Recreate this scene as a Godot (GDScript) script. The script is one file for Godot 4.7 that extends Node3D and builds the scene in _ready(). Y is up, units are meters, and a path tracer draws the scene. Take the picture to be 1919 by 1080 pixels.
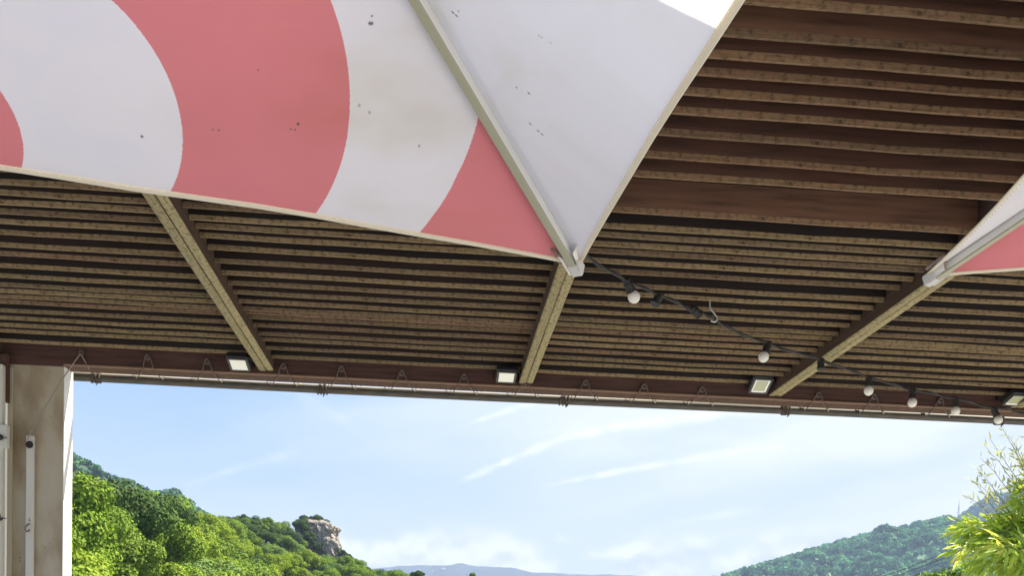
extends Node3D

# World axes follow the pergola: +x runs along its slats, -z runs out towards the valley, y is up.
const SUN_TO := Vector3(0.607, 0.751, -0.262)
const EXPOSURE := 2.8

var used := {}
var rng := RandomNumberGenerator.new()


# ------------------------------------------------------------------ naming
func numbered(called: String) -> String:
	if not used.has(called):
		used[called] = 0
		return called
	used[called] += 1
	return "%s_%03d" % [called, used[called]]


func tag(o: Node, label := "", category := "", group := "", kind := "") -> Node:
	if label: o.set_meta("label", label)
	if category: o.set_meta("category", category)
	if group: o.set_meta("group", group)
	if kind: o.set_meta("kind", kind)
	return o


func base(called: String, at := Vector3.ZERO) -> Node3D:
	var o := Node3D.new()
	o.name = numbered(called)
	add_child(o, true)
	o.position = at
	return o


# a mesh under a parent (part), or at top level when no parent is given
func put(called: String, mesh: Mesh, m: Material, parent: Node = null) -> MeshInstance3D:
	var o := MeshInstance3D.new()
	o.mesh = mesh
	if m: o.material_override = m
	if parent == null:
		o.name = numbered(called)
		add_child(o, true)
	else:
		o.name = part_name(parent, called)
		parent.add_child(o, true)
	return o


func part_name(parent: Node, called: String) -> String:
	var key := "n_" + called
	var n: int = parent.get_meta(key) if parent.has_meta(key) else 0
	parent.set_meta(key, n + 1)
	return called if n == 0 else "%s_%03d" % [called, n]


func strip_counts(o: Node) -> void:
	for k in o.get_meta_list():
		if String(k).begins_with("n_"): o.remove_meta(k)
	for c in o.get_children(): strip_counts(c)


# ------------------------------------------------------------------ shapes
func start() -> SurfaceTool:
	var st := SurfaceTool.new()
	st.begin(Mesh.PRIMITIVE_TRIANGLES)
	st.set_smooth_group(-1)
	return st


func done(st: SurfaceTool) -> ArrayMesh:
	st.generate_normals()
	return st.commit()


func tri(st: SurfaceTool, a: Vector3, b: Vector3, c: Vector3, ua := Vector2.ZERO, ub := Vector2.ZERO, uc := Vector2.ZERO) -> void:
	st.set_uv(ua); st.add_vertex(a)
	st.set_uv(ub); st.add_vertex(b)
	st.set_uv(uc); st.add_vertex(c)


# corners clockwise as seen from outside
func quad(st: SurfaceTool, a: Vector3, b: Vector3, c: Vector3, d: Vector3, ua := Vector2.ZERO, ub := Vector2.ZERO, uc := Vector2.ZERO, ud := Vector2.ZERO) -> void:
	tri(st, a, b, c, ua, ub, uc)
	tri(st, a, c, d, ua, uc, ud)


func box(st: SurfaceTool, c: Vector3, size: Vector3, b := Basis.IDENTITY, bevel := 0.0) -> void:
	var h := size / 2.0
	if bevel <= 0.0:
		for ax in 3:
			for s in [-1.0, 1.0]:
				var nn := Vector3.ZERO; nn[ax] = s
				var u := Vector3.ZERO; u[(ax + 1) % 3] = 1.0
				var v := nn.cross(u)
				var hn := (nn * h); var hu := u * h; var hv := v * h
				var p := [hn - hu - hv, hn - hu + hv, hn + hu + hv, hn + hu - hv]
				var w := []
				for q in p: w.append(c + b * q)
				var lu := hu.length(); var lv := hv.length()
				quad(st, w[0], w[1], w[2], w[3], Vector2(-lu, -lv), Vector2(-lu, lv), Vector2(lu, lv), Vector2(lu, -lv))
		return
	# chamfered box: 6 faces, 12 edge strips, 8 corners from the hull of inset faces
	var k := Vector3.ONE * bevel
	var i := h - k
	for ax in 3:
		for s in [-1.0, 1.0]:
			var nn := Vector3.ZERO; nn[ax] = s
			var u := Vector3.ZERO; u[(ax + 1) % 3] = 1.0
			var v := nn.cross(u)
			var o := nn * h; var hu := u * i; var hv := v * i
			var lu := hu.length(); var lv := hv.length()
			quad(st, c + b * (o - hu - hv), c + b * (o - hu + hv), c + b * (o + hu + hv), c + b * (o + hu - hv), Vector2(-lu, -lv), Vector2(-lu, lv), Vector2(lu, lv), Vector2(lu, -lv))
	for ax in 3:
		var e := Vector3.ZERO; e[ax] = 1.0
		var a1 := (ax + 1) % 3; var a2 := (ax + 2) % 3
		for s1 in [-1.0, 1.0]:
			for s2 in [-1.0, 1.0]:
				var p1 := Vector3.ZERO; p1[a1] = s1 * h[a1]; p1[a2] = s2 * i[a2]
				var p2 := Vector3.ZERO; p2[a1] = s1 * i[a1]; p2[a2] = s2 * h[a2]
				var l := e * i[ax]
				if s1 * s2 > 0.0:
					quad(st, c + b * (p1 - l), c + b * (p1 + l), c + b * (p2 + l), c + b * (p2 - l))
				else:
					quad(st, c + b * (p1 + l), c + b * (p1 - l), c + b * (p2 - l), c + b * (p2 + l))
	for sx in [-1.0, 1.0]:
		for sy in [-1.0, 1.0]:
			for sz in [-1.0, 1.0]:
				var px := Vector3(sx * h.x, sy * i.y, sz * i.z)
				var py := Vector3(sx * i.x, sy * h.y, sz * i.z)
				var pz := Vector3(sx * i.x, sy * i.y, sz * h.z)
				if sx * sy * sz > 0.0: tri(st, c + b * px, c + b * pz, c + b * py)
				else: tri(st, c + b * px, c + b * py, c + b * pz)


func beam(st: SurfaceTool, a: Vector3, b: Vector3, w: float, h: float, up := Vector3.UP, bevel := 0.0) -> void:
	var z := (b - a).normalized()
	var x := up.cross(z).normalized()
	var y := z.cross(x)
	box(st, (a + b) / 2.0, Vector3(w, h, a.distance_to(b)), Basis(x, y, z), bevel)


func tube(st: SurfaceTool, pts: Array, radii, sides := 8, smooth := true, caps := true) -> void:
	st.set_smooth_group(0 if smooth else -1)
	var n := pts.size()
	var rings := []
	var x := Vector3.ZERO
	var run := 0.0
	var runs := []
	for i in n:
		var t: Vector3 = (pts[mini(i + 1, n - 1)] - pts[maxi(i - 1, 0)]).normalized()
		if i == 0:
			x = (Vector3.UP if absf(t.y) < 0.9 else Vector3.RIGHT).cross(t).normalized()
		else:
			run += pts[i].distance_to(pts[i - 1])
			x = (x - t * x.dot(t)).normalized()
		runs.append(run)
		var y := t.cross(x)
		var r: float = radii if radii is float else radii[i]
		var ring := []
		for k in sides:
			var a := TAU * k / sides
			ring.append(pts[i] + (x * cos(a) + y * sin(a)) * r)
		rings.append(ring)
	for i in n - 1:
		for k in sides:
			var k2 := (k + 1) % sides
			quad(st, rings[i][k], rings[i + 1][k], rings[i + 1][k2], rings[i][k2], Vector2(runs[i], float(k) / sides), Vector2(runs[i + 1], float(k) / sides), Vector2(runs[i + 1], float(k + 1) / sides), Vector2(runs[i], float(k + 1) / sides))
	st.set_smooth_group(-1)
	if caps:
		for k in sides:
			var k2 := (k + 1) % sides
			tri(st, pts[0], rings[0][k], rings[0][k2])
			tri(st, pts[n - 1], rings[n - 1][k2], rings[n - 1][k])


func smooth_path(pts: Array, per := 6) -> Array:
	var c := Curve3D.new()
	for i in pts.size():
		var d: Vector3 = (pts[mini(i + 1, pts.size() - 1)] - pts[maxi(i - 1, 0)]) / 6.0
		c.add_point(pts[i], -d, d)
	var out := []
	for i in pts.size() - 1:
		for k in per: out.append(c.sample(i, float(k) / per))
	out.append(pts[-1])
	return out


func ring_path(c: Vector3, u: Vector3, v: Vector3, r: float, n := 12, from := 0.0, to := TAU) -> Array:
	var out := []
	for i in n + 1:
		var a := from + (to - from) * i / n
		out.append(c + (u * cos(a) + v * sin(a)) * r)
	return out


# ------------------------------------------------------------------ materials
func mat(lin: Color, rough := 0.8, metal := 0.0) -> StandardMaterial3D:
	var m := StandardMaterial3D.new()
	var a := lin.a
	m.albedo_color = lin.linear_to_srgb()
	m.albedo_color.a = a
	m.roughness = rough
	m.metallic = metal
	return m


func noise_tex(seed_: int, freq: float, stops: Array, size := 512, octaves := 4, kind := FastNoiseLite.TYPE_SIMPLEX_SMOOTH) -> NoiseTexture2D:
	var n := FastNoiseLite.new()
	n.noise_type = kind
	n.seed = seed_
	n.frequency = freq
	n.fractal_octaves = octaves
	var t := NoiseTexture2D.new()
	t.width = size; t.height = size
	t.seamless = true
	t.generate_mipmaps = true
	t.noise = n
	var g := Gradient.new()
	var off := PackedFloat32Array(); var col := PackedColorArray()
	for s in stops:
		off.append(s[0]); col.append(s[1])
	g.offsets = off; g.colors = col
	t.color_ramp = g
	return t


func grey(v: float) -> Color:
	return Color(v, v, v)


func wood(lin: Color, grain: Texture2D, blotch: Texture2D, scale := Vector3(0.8, 9.0, 1.0), rough := 0.85) -> StandardMaterial3D:
	var m := mat(lin, rough)
	m.albedo_texture = grain
	m.uv1_scale = scale
	if blotch:
		m.detail_enabled = true
		m.detail_blend_mode = BaseMaterial3D.BLEND_MODE_MUL
		m.detail_albedo = blotch
		m.detail_uv_layer = BaseMaterial3D.DETAIL_UV_2
		m.uv2_scale = Vector3(1.3, 1.3, 1.0)
	return m


# ------------------------------------------------------------------ the sky picture (air and clouds only)
var sn := FastNoiseLite.new()
var sn2 := FastNoiseLite.new()
const TRAILS := [
	[[0.2, 11.15], [4.46, 12.67], [9.0, 14.0], 0.15, 0.8],
	[[0.8, 8.35], [1.72, 8.76], [4.1, 9.85], [7.06, 11.08], [9.73, 11.69], [14.13, 12.26], [20.0, 13.0], 0.27, 1.0],
	[[5.0, 8.15], [7.5, 8.75], [10.71, 9.41], [15.52, 10.2], [19.0, 10.7], 0.18, 1.0],
	[[12.3, 6.37], [15.51, 6.9], [17.79, 7.28], 0.2, 0.5],
	[[-14.6, 7.1], [-11.14, 8.51], [-8.0, 9.6], 0.22, 0.28],
	[[-4.0, 10.6], [-6.5, 12.2], [-9.0, 13.4], 0.45, 0.2]]


func sky_color(az: float, el: float) -> Color:
	var c := Color.WHITE
	var stops := [[0.0, Color8(224, 236, 251)], [3.5, Color8(216, 232, 252)], [7.0, Color8(194, 218, 251)], [12.5, Color8(166, 200, 247)], [30.0, Color8(150, 187, 243)], [90.0, Color8(104, 150, 222)]]
	var e: float = clampf(el, 0.0, 90.0)
	for i in stops.size() - 1:
		if e <= stops[i + 1][0]:
			c = stops[i][1].lerp(stops[i + 1][1], (e - stops[i][0]) / (stops[i + 1][0] - stops[i][0]))
			break
	c = c.srgb_to_linear()
	c = c.lerp(Color(1.0, 1.02, 1.06), smoothstep(9.0, 1.0, el) * 0.55)
	var a := deg_to_rad(az); var er := deg_to_rad(el)
	var d := Vector3(sin(a) * cos(er), sin(er), -cos(a) * cos(er))
	# thin high veil that brightens towards the sun
	var ang := rad_to_deg(acos(clampf(d.dot(SUN_TO.normalized()), -1.0, 1.0)))
	var near := 1.0 - smoothstep(40.0, 82.0, ang)
	var streak := sn.get_noise_3d(d.x * 190.0 + el * 3.0, d.y * 900.0 - az * 2.4, d.z * 190.0)
	var wisp := sn.get_noise_3d(d.x * 70.0 + 40.0, d.y * 330.0 - az * 0.9, d.z * 70.0)
	var veil := clampf(near * 1.25 + (streak * 0.55 + wisp * 0.6) * (0.25 + near * 0.75) - 0.03, 0.0, 1.0)
	c = c.lerp(Color(0.96, 1.0, 1.03), veil * 0.92)
	# old condensation trails
	for t in TRAILS:
		var w: float = t[-2]
		var best := 0.0
		for i in t.size() - 3:
			var p := Vector2(t[i][0], t[i][1]); var q := Vector2(t[i + 1][0], t[i + 1][1])
			var x := Vector2(az, el)
			var pq := q - p
			var u := clampf((x - p).dot(pq) / pq.length_squared(), 0.0, 1.0)
			var along: float = (i + u) / (t.size() - 3.0)
			var dist := x.distance_to(p + pq * u) + sn2.get_noise_2d(az * 22.0, el * 22.0) * w * 0.6
			var ww: float = w * (0.25 + 1.0 * along)
			var fade := smoothstep(0.0, 0.28, along) * (1.0 - 0.25 * smoothstep(0.85, 1.0, along))
			best = maxf(best, exp(-pow(dist / ww, 2.0)) * fade)
		c = c.lerp(Color(1.06, 1.1, 1.13), best * t[-1] * clampf(0.85 + sn2.get_noise_2d(az * 14.0 + 300.0, el * 30.0) * 0.8, 0.3, 1.0))
	# low cumulus bank
	if el < 14.0:
		var lump := sn2.get_noise_3d(d.x * 210.0, d.y * 330.0, d.z * 210.0) * 0.9 + sn.get_noise_3d(d.x * 900.0, d.y * 1050.0, d.z * 900.0) * 0.55
		var above := sn2.get_noise_3d(d.x * 210.0, (d.y + 0.011) * 330.0, d.z * 210.0) * 0.9 + sn.get_noise_3d(d.x * 900.0, (d.y + 0.011) * 1050.0, d.z * 900.0) * 0.55
		var band := smoothstep(6.9, 4.4, el)
		var dens := smoothstep(-0.16, 0.4, lump + 0.36 * band - 0.28 * (1.0 - band) - (0.6 if el > 7.2 else 0.0))
		var lit := clampf(0.6 + (lump - above) * 2.2, 0.0, 1.0)
		var cl := Color(0.78, 0.79, 0.9).lerp(Color(1.3, 1.27, 1.3), lit)
		c = c.lerp(cl, dens * 0.92 * band)
	c = Color(c.r * 0.62, c.g * 0.62, c.b * 0.62)
	return c.linear_to_srgb()


func sky_image() -> Image:
	sn.noise_type = FastNoiseLite.TYPE_SIMPLEX_SMOOTH; sn.seed = 11; sn.frequency = 0.02; sn.fractal_octaves = 4
	sn2.noise_type = FastNoiseLite.TYPE_SIMPLEX_SMOOTH; sn2.seed = 5; sn2.frequency = 0.03; sn2.fractal_octaves = 4
	var small := Image.create(512, 256, false, Image.FORMAT_RGB8)
	for y in 256:
		var el := 90.0 - (y + 0.5) / 256.0 * 180.0
		for x in 512:
			small.set_pixel(x, y, sky_color(wrapf((x + 0.5) / 512.0 * 360.0, -180.0, 180.0), el) if el > -2.0 else Color8(150, 160, 150))
	small.resize(4096, 2048, Image.INTERPOLATE_CUBIC)
	# the same clouds, worked out finely over the quarter of the horizon that one looks out on
	var x0 := int(-30.0 / 360.0 * 4096.0); var x1 := int(42.0 / 360.0 * 4096.0)
	for y in range(int((90.0 - 22.0) / 180.0 * 2048.0), 1026):
		var el := 90.0 - (y + 0.5) / 2048.0 * 180.0
		for x in range(x0, x1):
			small.set_pixel(posmod(x, 4096), y, sky_color((x + 0.5) / 4096.0 * 360.0, el))
	return small


# ------------------------------------------------------------------ camera, sky, sun
func set_up_view() -> void:
	var cam := Camera3D.new()
	cam.name = "camera"
	add_child(cam)
	cam.projection = Camera3D.PROJECTION_FRUSTUM
	cam.near = 0.05
	cam.far = 20000.0
	cam.keep_aspect = Camera3D.KEEP_HEIGHT
	cam.size = 1080.0 / 1887.0 * cam.near
	cam.frustum_offset = Vector2(0.0, 739.0 / 1887.0 * cam.near)
	cam.transform = Transform3D(Basis(Vector3(0.9966, 0.0295, 0.0765), Vector3(-0.0259, 0.9985, -0.0486), Vector3(-0.0778, 0.0464, 0.9959)).orthonormalized(), Vector3(0.0, 1.6, 0.0))
	cam.current = true

	var env := Environment.new()
	env.background_mode = Environment.BG_SKY
	var sky := Sky.new()
	var sm := PanoramaSkyMaterial.new()
	sm.panorama = ImageTexture.create_from_image(sky_image())
	sky.sky_material = sm
	env.sky = sky
	env.background_energy_multiplier = 1.12 / 0.62 / EXPOSURE
	env.tonemap_mode = Environment.TONE_MAPPER_LINEAR
	env.tonemap_exposure = EXPOSURE
	env.sdfgi_enabled = true
	env.ssao_enabled = true
	env.ssil_enabled = true
	env.fog_enabled = true
	env.fog_density = 0.00012
	env.fog_light_color = Color8(188, 211, 255)
	var we := WorldEnvironment.new()
	we.name = "world_environment"
	we.environment = env
	add_child(we)

	var sun := DirectionalLight3D.new()
	sun.name = "sun"
	sun.light_energy = 1.6
	sun.light_color = Color(1.0, 0.955, 0.88)
	sun.light_angular_distance = 0.5
	sun.shadow_enabled = true
	add_child(sun)
	sun.look_at_from_position(SUN_TO * 10.0, Vector3.ZERO, Vector3.UP)


# ------------------------------------------------------------------ ground and terrace
func make_ground() -> void:
	var g := PlaneMesh.new()
	g.size = Vector2(9000, 16500)
	var gm := mat(Color(0.09, 0.13, 0.04), 0.95)
	gm.albedo_texture = noise_tex(31, 0.02, [[0.0, grey(0.6)], [1.0, grey(1.0)]])
	gm.uv1_scale = Vector3(900, 900, 1)
	var o := put("ground", g, gm)
	o.position = Vector3(0, -0.16, 0)
	tag(o, "", "", "", "structure")
	var st := start()
	box(st, Vector3(1.0, -0.08, 3.0), Vector3(26.0, 0.16, 18.6))
	var fm := mat(Color(0.56, 0.55, 0.57), 0.8)
	fm.albedo_texture = noise_tex(32, 0.015, [[0.0, grey(0.82)], [1.0, grey(1.0)]])
	fm.uv1_triplanar = true
	fm.uv1_scale = Vector3(0.4, 0.4, 0.4)
	tag(put("terrace_floor", done(st), fm), "", "", "", "structure")


# ------------------------------------------------------------------ pergola roof
const SLAT_Y := 2.79
const ROOF_REAR := -1.315
const RAFTERS := [-1.95, -0.78, 0.386, 1.553, 2.725, 3.895]
# far lower edge of each slat, bay by bay, from the valley side inwards
const BAYS := [
	[4.535, 4.38, 4.293, 4.195, 4.094, 3.992, 3.92, 3.851, 3.794, 3.69, 3.589, 3.477, 3.398, 3.286, 3.195, 3.124, 3.052, 2.985, 2.916],
	[4.572, 4.428, 4.315, 4.233, 4.118, 4.022, 3.96, 3.902, 3.825, 3.732, 3.64, 3.536, 3.428, 3.318, 3.213, 3.152, 3.08],
	[4.599, 4.451, 4.357, 4.252, 4.148, 4.056, 3.975, 3.903, 3.836, 3.732, 3.633, 3.526, 3.441, 3.322, 3.231, 3.151, 3.096, 3.026, 2.961, 2.848, 2.629, 2.521, 2.411, 2.305, 2.23, 2.148, 2.079, 2.008, 1.902],
	[4.588, 4.443, 4.354, 4.247, 4.134, 4.032, 3.96, 3.902, 3.821, 3.722, 3.613, 3.51, 3.393, 3.314, 3.21],
	[4.58, 4.44, 4.35, 4.24, 4.13, 4.03]]


# one thin board on edge along x, its lower near corner worn back: surface 0 stained sides with gap shade in their tone, surface 1 weathered lower edge
func slat_mesh(length: float, seed_: int) -> ArrayMesh:
	var r := RandomNumberGenerator.new(); r.seed = seed_
	var seg := 5
	var stain := start(); var worn := start()
	var prof := []
	for i in seg + 1:
		var x := -length / 2.0 + length * i / seg
		var dy := r.randf_range(-0.0016, 0.0016); var dz := r.randf_range(-0.0016, 0.0016)
		var ch := r.randf_range(-0.0025, 0.0025)
		prof.append([Vector3(x, 0.092, 0.013), Vector3(x, 0.0122 + dy + ch * 0.6, 0.013 + dz * 0.4), Vector3(x, dy, 0.008 + dz), Vector3(x, dy, dz), Vector3(x, 0.092, 0.0)])
	var off := r.randf() * 9.0
	for i in seg:
		var a = prof[i]; var b = prof[i + 1]
		var ua: float = a[0].x + off; var ub: float = b[0].x + off
		var v := [0.0, 0.078, 0.094, 0.104, 0.2]
		for k in 4:
			var st := stain if k == 0 or k == 3 else worn
			var q0 := Vector2(ua, v[k]); var q1 := Vector2(ub, v[k]); var q2 := Vector2(ub, v[k + 1]); var q3 := Vector2(ua, v[k + 1])
			for t in [[a[k], q0, b[k], q1, b[k + 1], q2], [a[k], q0, b[k + 1], q2, a[k + 1], q3]]:
				for j in 3:
					st.set_uv(t[j * 2 + 1]); st.set_uv2(t[j * 2 + 1]); st.add_vertex(t[j * 2])
	for e in [0, seg]:
		var p = prof[e]
		for k in range(1, 4):
			if e == 0: tri(stain, p[0], p[k], p[k + 1])
			else: tri(stain, p[0], p[k + 1], p[k])
	stain.generate_normals(); worn.generate_normals()
	var m := stain.commit()
	worn.commit(m)
	return m


var grain: Texture2D
var blotch: Texture2D
var stain_tex: Texture2D


func make_pergola() -> void:
	grain = noise_tex(1, 0.016, [[0.0, Color8(172, 160, 142)], [0.28, Color8(214, 206, 188)], [0.5, Color8(230, 223, 207)], [0.72, Color8(240, 233, 216)], [1.0, Color8(255, 250, 238)]], 1024, 7)
	blotch = noise_tex(2, 0.032, [[0.0, Color8(112, 100, 86)], [0.16, Color8(168, 156, 138)], [0.3, Color8(216, 210, 194)], [0.45, Color8(238, 241, 218)], [0.62, Color8(255, 250, 240)], [0.8, Color8(255, 238, 224)], [1.0, Color8(200, 184, 166)]], 1024, 7)
	stain_tex = noise_tex(3, 0.012, [[0.0, grey(0.62)], [0.4, grey(0.85)], [1.0, grey(1.0)]], 512, 4)
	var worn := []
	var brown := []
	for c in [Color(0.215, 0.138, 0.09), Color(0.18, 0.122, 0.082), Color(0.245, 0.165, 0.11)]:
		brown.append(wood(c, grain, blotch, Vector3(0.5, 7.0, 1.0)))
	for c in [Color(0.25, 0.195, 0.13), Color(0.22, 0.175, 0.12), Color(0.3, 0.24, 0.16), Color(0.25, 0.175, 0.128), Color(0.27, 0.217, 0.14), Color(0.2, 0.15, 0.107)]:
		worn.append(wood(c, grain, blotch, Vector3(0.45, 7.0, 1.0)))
	var dark := []  # side stain with gap shade painted in: near-black far, lighter at wide gaps
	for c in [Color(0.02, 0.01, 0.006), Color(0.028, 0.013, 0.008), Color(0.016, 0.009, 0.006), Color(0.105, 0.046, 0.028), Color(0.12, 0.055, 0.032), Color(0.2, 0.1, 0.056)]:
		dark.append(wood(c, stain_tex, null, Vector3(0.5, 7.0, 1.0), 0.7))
	var root := base("pergola_roof")
	tag(root, "brown stained wooden pergola roof of close slats over the terrace", "pergola")

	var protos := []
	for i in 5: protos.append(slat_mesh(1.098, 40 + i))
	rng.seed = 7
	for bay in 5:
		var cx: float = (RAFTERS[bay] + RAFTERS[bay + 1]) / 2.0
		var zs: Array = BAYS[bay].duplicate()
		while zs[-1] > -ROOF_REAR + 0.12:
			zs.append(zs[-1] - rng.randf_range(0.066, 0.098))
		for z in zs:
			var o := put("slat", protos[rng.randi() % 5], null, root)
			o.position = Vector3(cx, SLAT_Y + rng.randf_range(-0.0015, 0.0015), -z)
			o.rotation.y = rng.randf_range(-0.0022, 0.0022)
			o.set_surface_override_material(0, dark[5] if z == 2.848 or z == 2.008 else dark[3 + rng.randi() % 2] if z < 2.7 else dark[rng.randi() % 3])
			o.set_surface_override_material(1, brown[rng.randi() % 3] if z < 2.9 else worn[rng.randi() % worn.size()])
	# rafters: two planks side by side with an open joint
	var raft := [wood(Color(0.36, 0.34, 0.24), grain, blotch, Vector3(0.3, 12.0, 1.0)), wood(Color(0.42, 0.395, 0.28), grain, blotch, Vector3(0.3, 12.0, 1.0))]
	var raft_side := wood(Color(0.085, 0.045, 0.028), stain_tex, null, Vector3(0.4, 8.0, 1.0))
	for x in RAFTERS:
		for s in [-1.0, 1.0]:
			var st := start()
			var sides := start()
			var r := RandomNumberGenerator.new(); r.seed = int(x * 100.0) + int(s)
			var last := []
			var n := 14
			for i in n + 1:
				var z := ROOF_REAR + (-4.648 - ROOF_REAR) * i / n
				var hw := 0.0155 + r.randf_range(-0.0006, 0.0006); var yb := 2.75 + r.randf_range(-0.001, 0.001) + (0.002 if s > 0 else 0.0)
				var c: float = x + s * 0.0165
				var p := [Vector3(c - hw, 2.878, z), Vector3(c - hw, yb + 0.004, z), Vector3(c - hw + 0.004, yb, z), Vector3(c + hw - 0.004, yb, z), Vector3(c + hw, yb + 0.004, z), Vector3(c + hw, 2.878, z)]
				if i > 0:
					var vv := [0.0, 0.128, 0.133, 0.158, 0.163, 0.29]
					for k in 5:
						var q := [last[k], p[k], p[k + 1], last[k + 1]]
						var uvs := [Vector2(-z - 0.23 + s * 3.0 + x, vv[k]), Vector2(-z + s * 3.0 + x, vv[k]), Vector2(-z + s * 3.0 + x, vv[k + 1]), Vector2(-z - 0.23 + s * 3.0 + x, vv[k + 1])]
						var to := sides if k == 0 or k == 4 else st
						for j in [0, 1, 2, 0, 2, 3]:
							to.set_uv(uvs[j]); to.set_uv2(uvs[j]); to.add_vertex(q[j])
				last = p
			for e in [0, 1]:
				var ez := ROOF_REAR if e == 0 else -4.648
				var el: float = x + s * 0.0165 - 0.0155; var er: float = x + s * 0.0165 + 0.0155
				quad(sides, Vector3(er, 2.751, ez), Vector3(el, 2.751, ez), Vector3(el, 2.878, ez), Vector3(er, 2.878, ez))
			var plank := done(st)
			sides.generate_normals()
			sides.commit(plank)
			var po := put("rafter_plank", plank, null, root)
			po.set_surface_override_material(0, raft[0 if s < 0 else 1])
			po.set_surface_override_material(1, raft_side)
	# front beam with its worn lower arris
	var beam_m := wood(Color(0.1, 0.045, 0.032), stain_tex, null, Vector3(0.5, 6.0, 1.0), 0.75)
	var st := start()
	box(st, Vector3(0.95, 2.8075, -4.7025), Vector3(6.1, 0.153, 0.105), Basis.IDENTITY, 0.003)
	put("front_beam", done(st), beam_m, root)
	st = start()
	tube(st, [Vector3(-1.66, 2.7365, -4.6475), Vector3(4.0, 2.7365, -4.6475)], 0.0062, 8)
	put("edge_bead", done(st), wood(Color(0.27, 0.18, 0.14), grain, null, Vector3(1.0, 1.0, 1.0)), root)
	# boards laid over the slats, felt on top
	var deck := mat(Color(0.025, 0.016, 0.011), 0.9)
	var zr := ROOF_REAR
	while zr > -4.67:
		st = start()
		box(st, Vector3(0.97, 2.897, zr - 0.0725), Vector3(6.2, 0.022, 0.143))
		put("roof_board", done(st), deck, root)
		zr -= 0.147
	st = start()
	box(st, Vector3(0.97, 2.9145, (ROOF_REAR - 4.815) / 2.0), Vector3(6.3, 0.008, 4.815 + ROOF_REAR))
	put("roofing_felt", done(st), mat(Color(0.06, 0.06, 0.065), 0.9), root)
	st = start()
	box(st, Vector3(-1.902, 2.66, -4.628), Vector3(0.03, 0.21, 0.03), Basis.IDENTITY, 0.002)
	box(st, Vector3(-1.99, 2.715, -4.63), Vector3(0.15, 0.06, 0.04), Basis.IDENTITY, 0.002)
	put("corner_block", done(st), beam_m, root)
	# eye plates for the lacing, screwed to the beam
	var em := mat(Color(0.13, 0.1, 0.085), 0.5, 0.3)
	var plate := start()
	tube(plate, ring_path(Vector3(0, 0, 0), Vector3.RIGHT, Vector3.UP, 0.0085, 12), 0.0042, 6, true, false)
	box(plate, Vector3(0, 0.001, -0.004), Vector3(0.02, 0.03, 0.004), Basis.IDENTITY, 0.001)
	var pm := done(plate)
	for p in EYES:
		var o := put("eye_plate", pm, em, root)
		o.position = Vector3(p[0], p[1], -4.641)
	strip_counts(root)


const EYES := [[-1.584, 2.79], [-1.298, 2.785], [-1.04, 2.779], [-0.706, 2.775], [-0.448, 2.776], [-0.177, 2.770], [0.103, 2.768], [0.384, 2.752], [0.66, 2.768], [0.932, 2.764], [1.204, 2.763], [1.757, 2.766], [2.025, 2.769], [2.347, 2.767]]
const KNOTS := [-1.588, -0.555, 0.59, 1.674, 2.755]


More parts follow.
